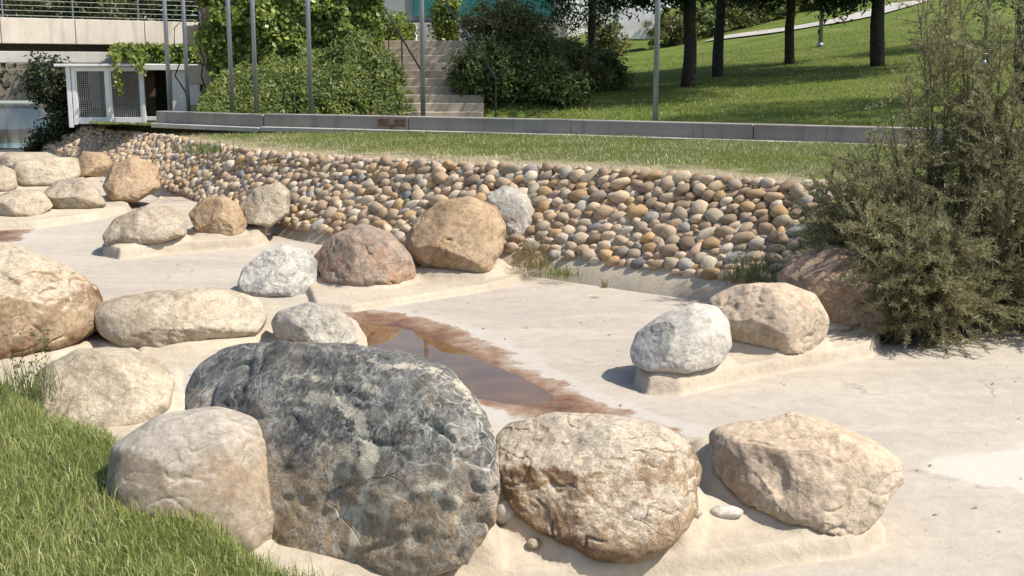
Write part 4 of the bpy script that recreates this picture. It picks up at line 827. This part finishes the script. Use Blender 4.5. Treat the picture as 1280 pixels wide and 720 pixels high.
# far trees closing the view
for k, (x, d, h, rx, mt) in enumerate([(-80, 62, 6, 3.2, 'fartree'), (20, 66, 6, 3.0, 'olive'), (95, 60, 5.5, 2.6, 'fartree'), (165, 70, 6.5, 3.2, 'shrub'), (235, 62, 6, 2.6, 'fartree'), (330, 60, 5.5, 2.4, 'shrub'), (850, 76, 7, 3.4, 'fartree'), (940, 80, 7.5, 3.6, 'shrub'), (1030, 84, 8, 3.8, 'fartree'), (1330, 76, 9, 4.2, 'fartree'), (1460, 70, 9, 4.0, 'shrub')]):
    p = P(x, 85, d=d); g = -1.0 if x < 0 else (2.0 if x < 400 else float(park_h(p[0], p[1])))
    tree('broadleaf_tree', 'leafy tree standing beyond the bridge railing' if x < 400 else 'leafy tree on the skyline above the park', (p[0], p[1], g), [(0, 0, -.3), (.1, 0, h*.3), (0, .1, h*.7)], [((0, 0, h*.55), (rx, rx, h*.33)), ((rx*.3, -.4, h*.38), (rx*.9, rx*.9, h*.25)), ((-rx*.4, .2, h*.42), (rx*.8, rx*.8, h*.25))], 170, 30, .42, .30, M[mt], group='trees beyond the bridge' if x < 400 else 'trees on the skyline', r0=.22)

# ivy bank with its retaining wall
RW = thing('retaining_wall', 'pale stone retaining wall mostly buried under ivy', 'wall', (-5, 26.0, -.2))
for j in range(6):
    for i_ in range(5):
        x0 = -7.0+i_*.84+(.3 if j % 2 else 0); x1 = min(x0+.83, -2.95)
        mobj('stone', *box(((x0+x1)/2, 26.05, -.15+.42*(j+.5)), (x1-x0, .4, .41), 0, .02), M['step'], parent=RW)
IV = thing('ivy', 'thick bright ivy draped over the retaining wall', 'ivy', (-5, 25.7, -.1))
def ivy_pts(n, x0, x1, z0, z1, depth=.38, y0=25.75):
    X = rng.uniform(x0, x1, n); Z = rng.uniform(z0, z1, n); q = np.stack([X, 0*X, Z], 1)
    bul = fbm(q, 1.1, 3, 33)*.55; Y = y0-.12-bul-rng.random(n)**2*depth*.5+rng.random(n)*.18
    nx = -(fbm(q+np.array((.1, 0, 0)), 1.1, 3, 33)-fbm(q-np.array((.1, 0, 0)), 1.1, 3, 33))*2.2
    N = np.stack([nx, -np.ones(n), np.full(n, .55)], 1)+rng.normal(size=(n, 3))*.55
    return np.stack([X, Y, Z], 1), N, bul
C, N, bul = ivy_pts(30000, -6.72, -2.75, -.15, 3.0)
hole = P(347, 78, d=25.6); dd = np.hypot((C[:, 0]-hole[0])/.20, (C[:, 2]-hole[2])/.24)+.3*pn(C*4, 2); ok = dd > 1
gap = fbm(C*np.array((1, 0, 1)), 2.3, 3, 40); ok &= (gap > -.42)|(rng.random(len(C)) < .35)
edge = (C[:, 0] < -6.4)&(pn(C*2.0, 7) < (-6.6-C[:, 0])*1.5); ok &= ~edge
C, N, bul = C[ok], N[ok], bul[ok]; n = len(C)
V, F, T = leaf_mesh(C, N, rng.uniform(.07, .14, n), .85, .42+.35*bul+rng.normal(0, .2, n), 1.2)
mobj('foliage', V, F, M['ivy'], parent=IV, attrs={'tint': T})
parts = []
for k in range(26):
    x = rng.uniform(-7, -2.9); z = -.1; pts = []
    for j in range(9): pts.append((x, 25.72-.03*rng.random(), z)); x += rng.normal(0, .13); z += .33
    parts.append(tube(pts, np.linspace(.022, .008, 9), 5))
mobj('stem', *join(parts), M['bark'], parent=IV)
I2 = thing('ivy', 'ivy curtain hanging from the end of the bridge', 'ivy', (-8.6, 31.5, 1.0))
C = []; 
for k in range(60):
    s = rng.uniform(3.2, 5.8); c = BA+BV*s-BN*.12; ln = rng.gamma(2.0, .16)*(.4+.6*(s-3.2)/2.6)*1.6; m = int(40+60*ln)
    z = 1.62-rng.random(m)*ln; C.append(np.stack([c[0]+rng.normal(0, .09, m), c[1]-rng.random(m)*.25, z+rng.normal(0, .04, m)], 1))
for x_, y0_, y1_ in ((145, 62, 118), (172, 58, 92), (165, 60, 80)):
    a = P(x_, y0_, d=26.8); b = P(x_+4, y1_, d=26.6); m = 90; u = rng.random((m, 1)); C.append(a+(b-a)*u+rng.normal(size=(m, 3))*.05)
C = np.concatenate(C); n = len(C); N = np.array((.3, -1, .4))+rng.normal(size=(n, 3))*.6
V, F, T = leaf_mesh(C, N, rng.uniform(.07, .14, n), .85, .5+rng.normal(0, .2, n), 1.0); mobj('foliage', V, F, M['ivy'], parent=I2, attrs={'tint': T})
# mass of ivy over the bridge end
C, N, tc = clumps([((-7.0, 29.5, 1.7), (.6, .8, 1.3)), ((-6.6, 27.8, 1.5), (.4, .6, .6))], 200, 34, .12, .6); n = len(C)
V, F, T = leaf_mesh(C, N+np.array((0, -.8, 0)), rng.uniform(.08, .15, n), .85, .45+tc+rng.normal(0, .2, n), 1.0); mobj('foliage', V, F, M['ivy'], parent=I2, attrs={'tint': T})
# creeping shrub on the bank
CS = thing('creeping_shrub', 'dense fine-leaved shrub sloping down the bank left of the stairs', 'shrub', (-4, 24.6, -.05))
n = 46000; X = rng.uniform(-6.2, -1.75, n); t_ = rng.random(n)
topz = .25*rng.random(n)**3+np.interp(X, [-6.2, -5.0, -4.0, -3.2, -2.7, -2.15, -1.75], [.75, 1.1, 1.35, 1.6, 1.4, .65, .05])+.30*fbm(np.stack([X, 0*X, 0*X], 1), 2.0, 4, 4)
Z = -.1+(topz+.1)*np.sqrt(t_); Y = 23.1+1.9*(Z/np.maximum(topz, .2))**1.5+.30*fbm(np.stack([X, 0*X, Z], 1), 1.5, 4, 44)*1.2+rng.random(n)*.3
N = np.stack([rng.normal(.1, .6, n), -.7+rng.normal(0, .5, n), .8+rng.normal(0, .5, n)], 1); C = np.stack([X, Y, Z], 1)
V, F, T = leaf_mesh(C, N, rng.uniform(.06, .13, n), .32, .42+.5*fbm(C, 1.3, 3, 71)+rng.normal(0, .18, n), -.6); mobj('foliage', V, F, M['bankshrub'], parent=CS, attrs={'tint': T})
tree('ivy_mound', 'ivy mound spilling over the upper corner of the stairs', (-2.95, 27.6, 1.35), [(0, 0, 0), (0.02, 0, .5)], [((0, 0, .45), (.55, .9, .55)), ((.1, 1.0, .5), (.5, .9, .5))], 170, 34, .10, .10, M['ivy'], 'ivy', r0=.03, limbs=False, part='foliage')
# dark growth beside the cage
tree('creeper', 'dark creeper hanging in the shade left of the cage', (-10.9, 28.6, -.9), [(0, 0, 0), (.1, .1, 1.9)], [((.1, .2, .7), (.5, .7, .8)), ((-.2, 0, 1.6), (.55, .7, .6)), ((-.3, .1, .1), (.6, .6, .4))], 200, 30, .12, .12, M['pine'], 'creeper', r0=.05, limbs=False, part='foliage')

# ------------------------------------------------------------------ feathery tamarisk bush
TB = thing('tamarisk_bush', 'big feathery olive-brown bush overhanging the channel', 'bush', (3.9, 9.6, ZF))
stems = []; sprayB = []; sprayD = []; sprayS = []
rg = np.random.default_rng(5)
for k in range(430):
    b = np.array((rg.uniform(3.1, 6.4), rg.uniform(8.75, 9.7), -.9)); az = rg.uniform(0, 2*math.pi); out = rg.uniform(.1, .75); hh = rg.uniform(.35, 2.1)*(1-.25*out)
    if k < 130: out = rg.uniform(.45, .95); hh = rg.uniform(.05, .75); az = rg.uniform(math.pi*1.05, math.pi*1.75)
    elif k < 200: b[0] = rg.uniform(2.95, 3.5); b[1] = rg.uniform(8.9, 9.6); out = rg.uniform(.3, .8); hh = rg.uniform(.5, 1.25); az = rg.uniform(math.pi*.85, math.pi*1.35)
    elif k < 255: b[0] = rg.uniform(2.8, 3.15); b[1] = rg.uniform(8.3, 8.75); out = rg.uniform(.05, .35); hh = rg.uniform(.25, .9)
    dv = np.array((math.cos(az), math.sin(az)*.8, 0)); pts = []
    for j in range(9):
        u = j/8; q = b+dv*out*u**1.25+np.array((0, 0, hh*(u**.85)-.3*max(0, u-.6)*out)); q[:2] += rg.normal(0, .02, 2); pts.append(q)
    pts = np.array(pts); stems.append(tube(pts, np.linspace(.014, .003, 9), 5))
    for m in range(15):
        u = rg.uniform(.12, 1.0); q = np.array([np.interp(u*8, range(9), pts[:, c]) for c in range(3)])
        d = dv*rg.uniform(.1, .8)+rg.normal(size=3)*.55+np.array((0, 0, .6)); d /= np.linalg.norm(d); L = rg.uniform(.12, .45); e = q+d*L+np.array((0, 0, -.25*L))
        stems.append(tube([q, (q+e)/2+np.array((0, 0, .03)), e], [.0035, .003, .0015], 3, False))
        mm = int(96*L/.3); uu = rg.random((mm, 1)); sprayB.append(q+(e-q)*uu); dd = d+rg.normal(size=(mm, 3))*.55; sprayD.append(dd/np.linalg.norm(dd, axis=1)[:, None]); sprayS.append(rg.uniform(.022, .065, mm))
# tall thin leaders
for (x, yy, topz) in [(1165, 9.6, 1.65), (1150, 9.4, 1.45), (1190, 9.8, 1.7), (1128, 9.2, 1.05), (1110, 9.1, .8), (1225, 9.8, 1.5), (1260, 9.8, 1.7), (1290, 9.6, 1.8), (1090, 9.1, .6), (1210, 9.3, 1.3), (1245, 9.3, 1.4), (1275, 9.1, 1.5), (1140, 9.7, 1.55), (1320, 9.4, 1.8), (1300, 9.7, 1.6), (1065, 9.0, .35), (1180, 9.3, 1.2), (1170, 9.5, 1.75), (1156, 9.3, 1.2), (1340, 9.5, 1.7), (1235, 9.5, 1.2), (1200, 9.6, 1.4)]:
    e = P(x, 85, d=yy); b = np.array((3.3+.6*(e[0]-3.3), 9.3, -.8)); pts = np.array([b+(np.array((e[0], yy, topz))-b)*u+np.array((.10*math.sin(u*3), 0, 0)) for u in np.linspace(0, 1, 10)]); stems.append(tube(pts, np.linspace(.014, .003, 10), 5))
    for m in range(34):
        u = rg.uniform(.35, 1.0); q = np.array([np.interp(u*9, range(10), pts[:, c]) for c in range(3)]); d = rg.normal(size=3)*.6+np.array((0, 0, .7)); d /= np.linalg.norm(d); L = rg.uniform(.12, .42)*(1.25-u*.5); e2 = q+d*L
        stems.append(tube([q, e2], [.003, .0015], 3, False)); mm = int(46*L/.3)+3; sprayB.append(q+(e2-q)*rg.random((mm, 1))); dd = d+rg.normal(size=(mm, 3))*.55; sprayD.append(dd/np.linalg.norm(dd, axis=1)[:, None]); sprayS.append(rg.uniform(.03, .08, mm))
mobj('branches', *join(stems), M['twig'], parent=TB)
B_ = np.concatenate(sprayB); D_ = np.concatenate(sprayD); S_ = np.concatenate(sprayS); n = len(B_)
tw = np.cross(D_, rg.normal(size=(n, 3))); tw /= np.linalg.norm(tw, axis=1)[:, None]; wd = rg.uniform(.0022, .0045, n)[:, None]
V = np.stack([B_, B_+D_*S_[:, None]*.5+tw*wd, B_+D_*S_[:, None], B_+D_*S_[:, None]*.5-tw*wd], 1).reshape(-1, 3)
T = np.repeat(np.clip(.45+.5*fbm(B_, 1.2, 3, 5)+rg.normal(0, .18, n), 0, 1), 4)
o = mobj('foliage', V, np.arange(4*n).reshape(n, 4), M['tamarisk'], parent=TB, attrs={'tint': T})
print('tamarisk sprays', n)

# ------------------------------------------------------------------ weeds
def weed(name, label, base, n, hgt, spread, mat, width=.005, leafy=0):
    base = np.array(base, dtype=float); t = thing(name, label, 'weed', base)
    Bp = base+np.stack([rng.normal(0, spread, n), rng.normal(0, spread, n), np.zeros(n)], 1)
    V, F, T = blades(Bp, hgt*rng.uniform(.25, 1.0, n)**1.3, rng.uniform(.15, 1.1, n), np.full(n, width), np.clip(rng.normal(.5, .2, n), 0, 1), 2)
    mobj('blades', V, F, mat, parent=t, attrs={'tint': T})['kind'] = 'stuff'
    if leafy:
        u = rng.random(leafy); a = rng.uniform(0, 6.28, leafy); rr = spread*(.4+1.3*u)
        C = base+np.stack([np.cos(a)*rr, np.sin(a)*rr, hgt*u], 1); V, F, T = leaf_mesh(C, rng.normal(size=(leafy, 3)), np.full(leafy, .03), .35, rng.normal(.5, .2, leafy)); mobj('leaves', V, F, mat, parent=t, attrs={'tint': T})
    return t
q = P(40, 500, z=-.76); weed('weed', 'tall wispy weed in front of the large brown boulder', (q[0], q[1], bank_h(q[0], q[1])), 130, .52, .07, M['weed'], .004, 260)
q = P(20, 515, z=-.74); weed('weed', 'short bushy weed at the bank edge by the frame of grass', (q[0], q[1], bank_h(q[0], q[1])), 160, .26, .10, M['weed'], .005)
q = P(668, 335, z=-.85); weed('weed', 'dry yellow weed growing beside the upright grey boulder', q, 170, .36, .10, M['straw'], .007, 160)
q = P(700, 345, z=-.88); weed('weed', 'low green weed at the foot of the cobble wall', q, 160, .16, .09, M['weed'], .007)
q = P(945, 352, z=-.75); weed('weed', 'green grass tuft on the cobbles by the reddish boulder', q, 190, .36, .13, M['weed'], .007, 120)
q = P(868, 560, z=-.84); weed('weed', 'tiny yellow weed between the brown and peach boulders', q, 90, .05, .03, M['straw'], .004)
q = P(755, 360, z=-.86); weed('weed', 'dry twiggy weed on the concrete toe of the wall', q, 50, .14, .02, M['straw'], .005)
q = P(255, 190, z=-.12); weed('weed', 'green tuft at the upper edge of the cobble slope', q, 200, .22, .2, M['weed'], .012)

# ------------------------------------------------------------------ fallen leaf bits and twigs on the bed
n = 900; X = rng.uniform(-3.5, 4.2, n); Y = rng.uniform(4.2, 12.5, n); cl = pn(np.stack([X, Y, 0*X], 1)*.9, 77)
ok = (rng.random(n) < .15+1.6*np.clip(cl, 0, 1)) & (bank_s(X, Y) > .5) & (Y < np.interp(X, FOOT[:, 0], FOOT[:, 1])-.1) & (polydist(np.stack([X, Y], 1), POOL) < -.05); X, Y = X[ok], Y[ok]; n = len(X)
V, F, T = leaf_mesh(np.stack([X, Y, np.full(n, ZF+.006)], 1), np.array((0, 0, 1.0))+rng.normal(size=(n, 3))*.25, rng.uniform(.012, .045, n), .35, rng.normal(.35, .25, n))
tag(mobj('leaf_litter', V, F, M['straw'], attrs={'tint': T}), 'scattered dry leaf bits on the concrete bed', 'leaf litter', kind='stuff')
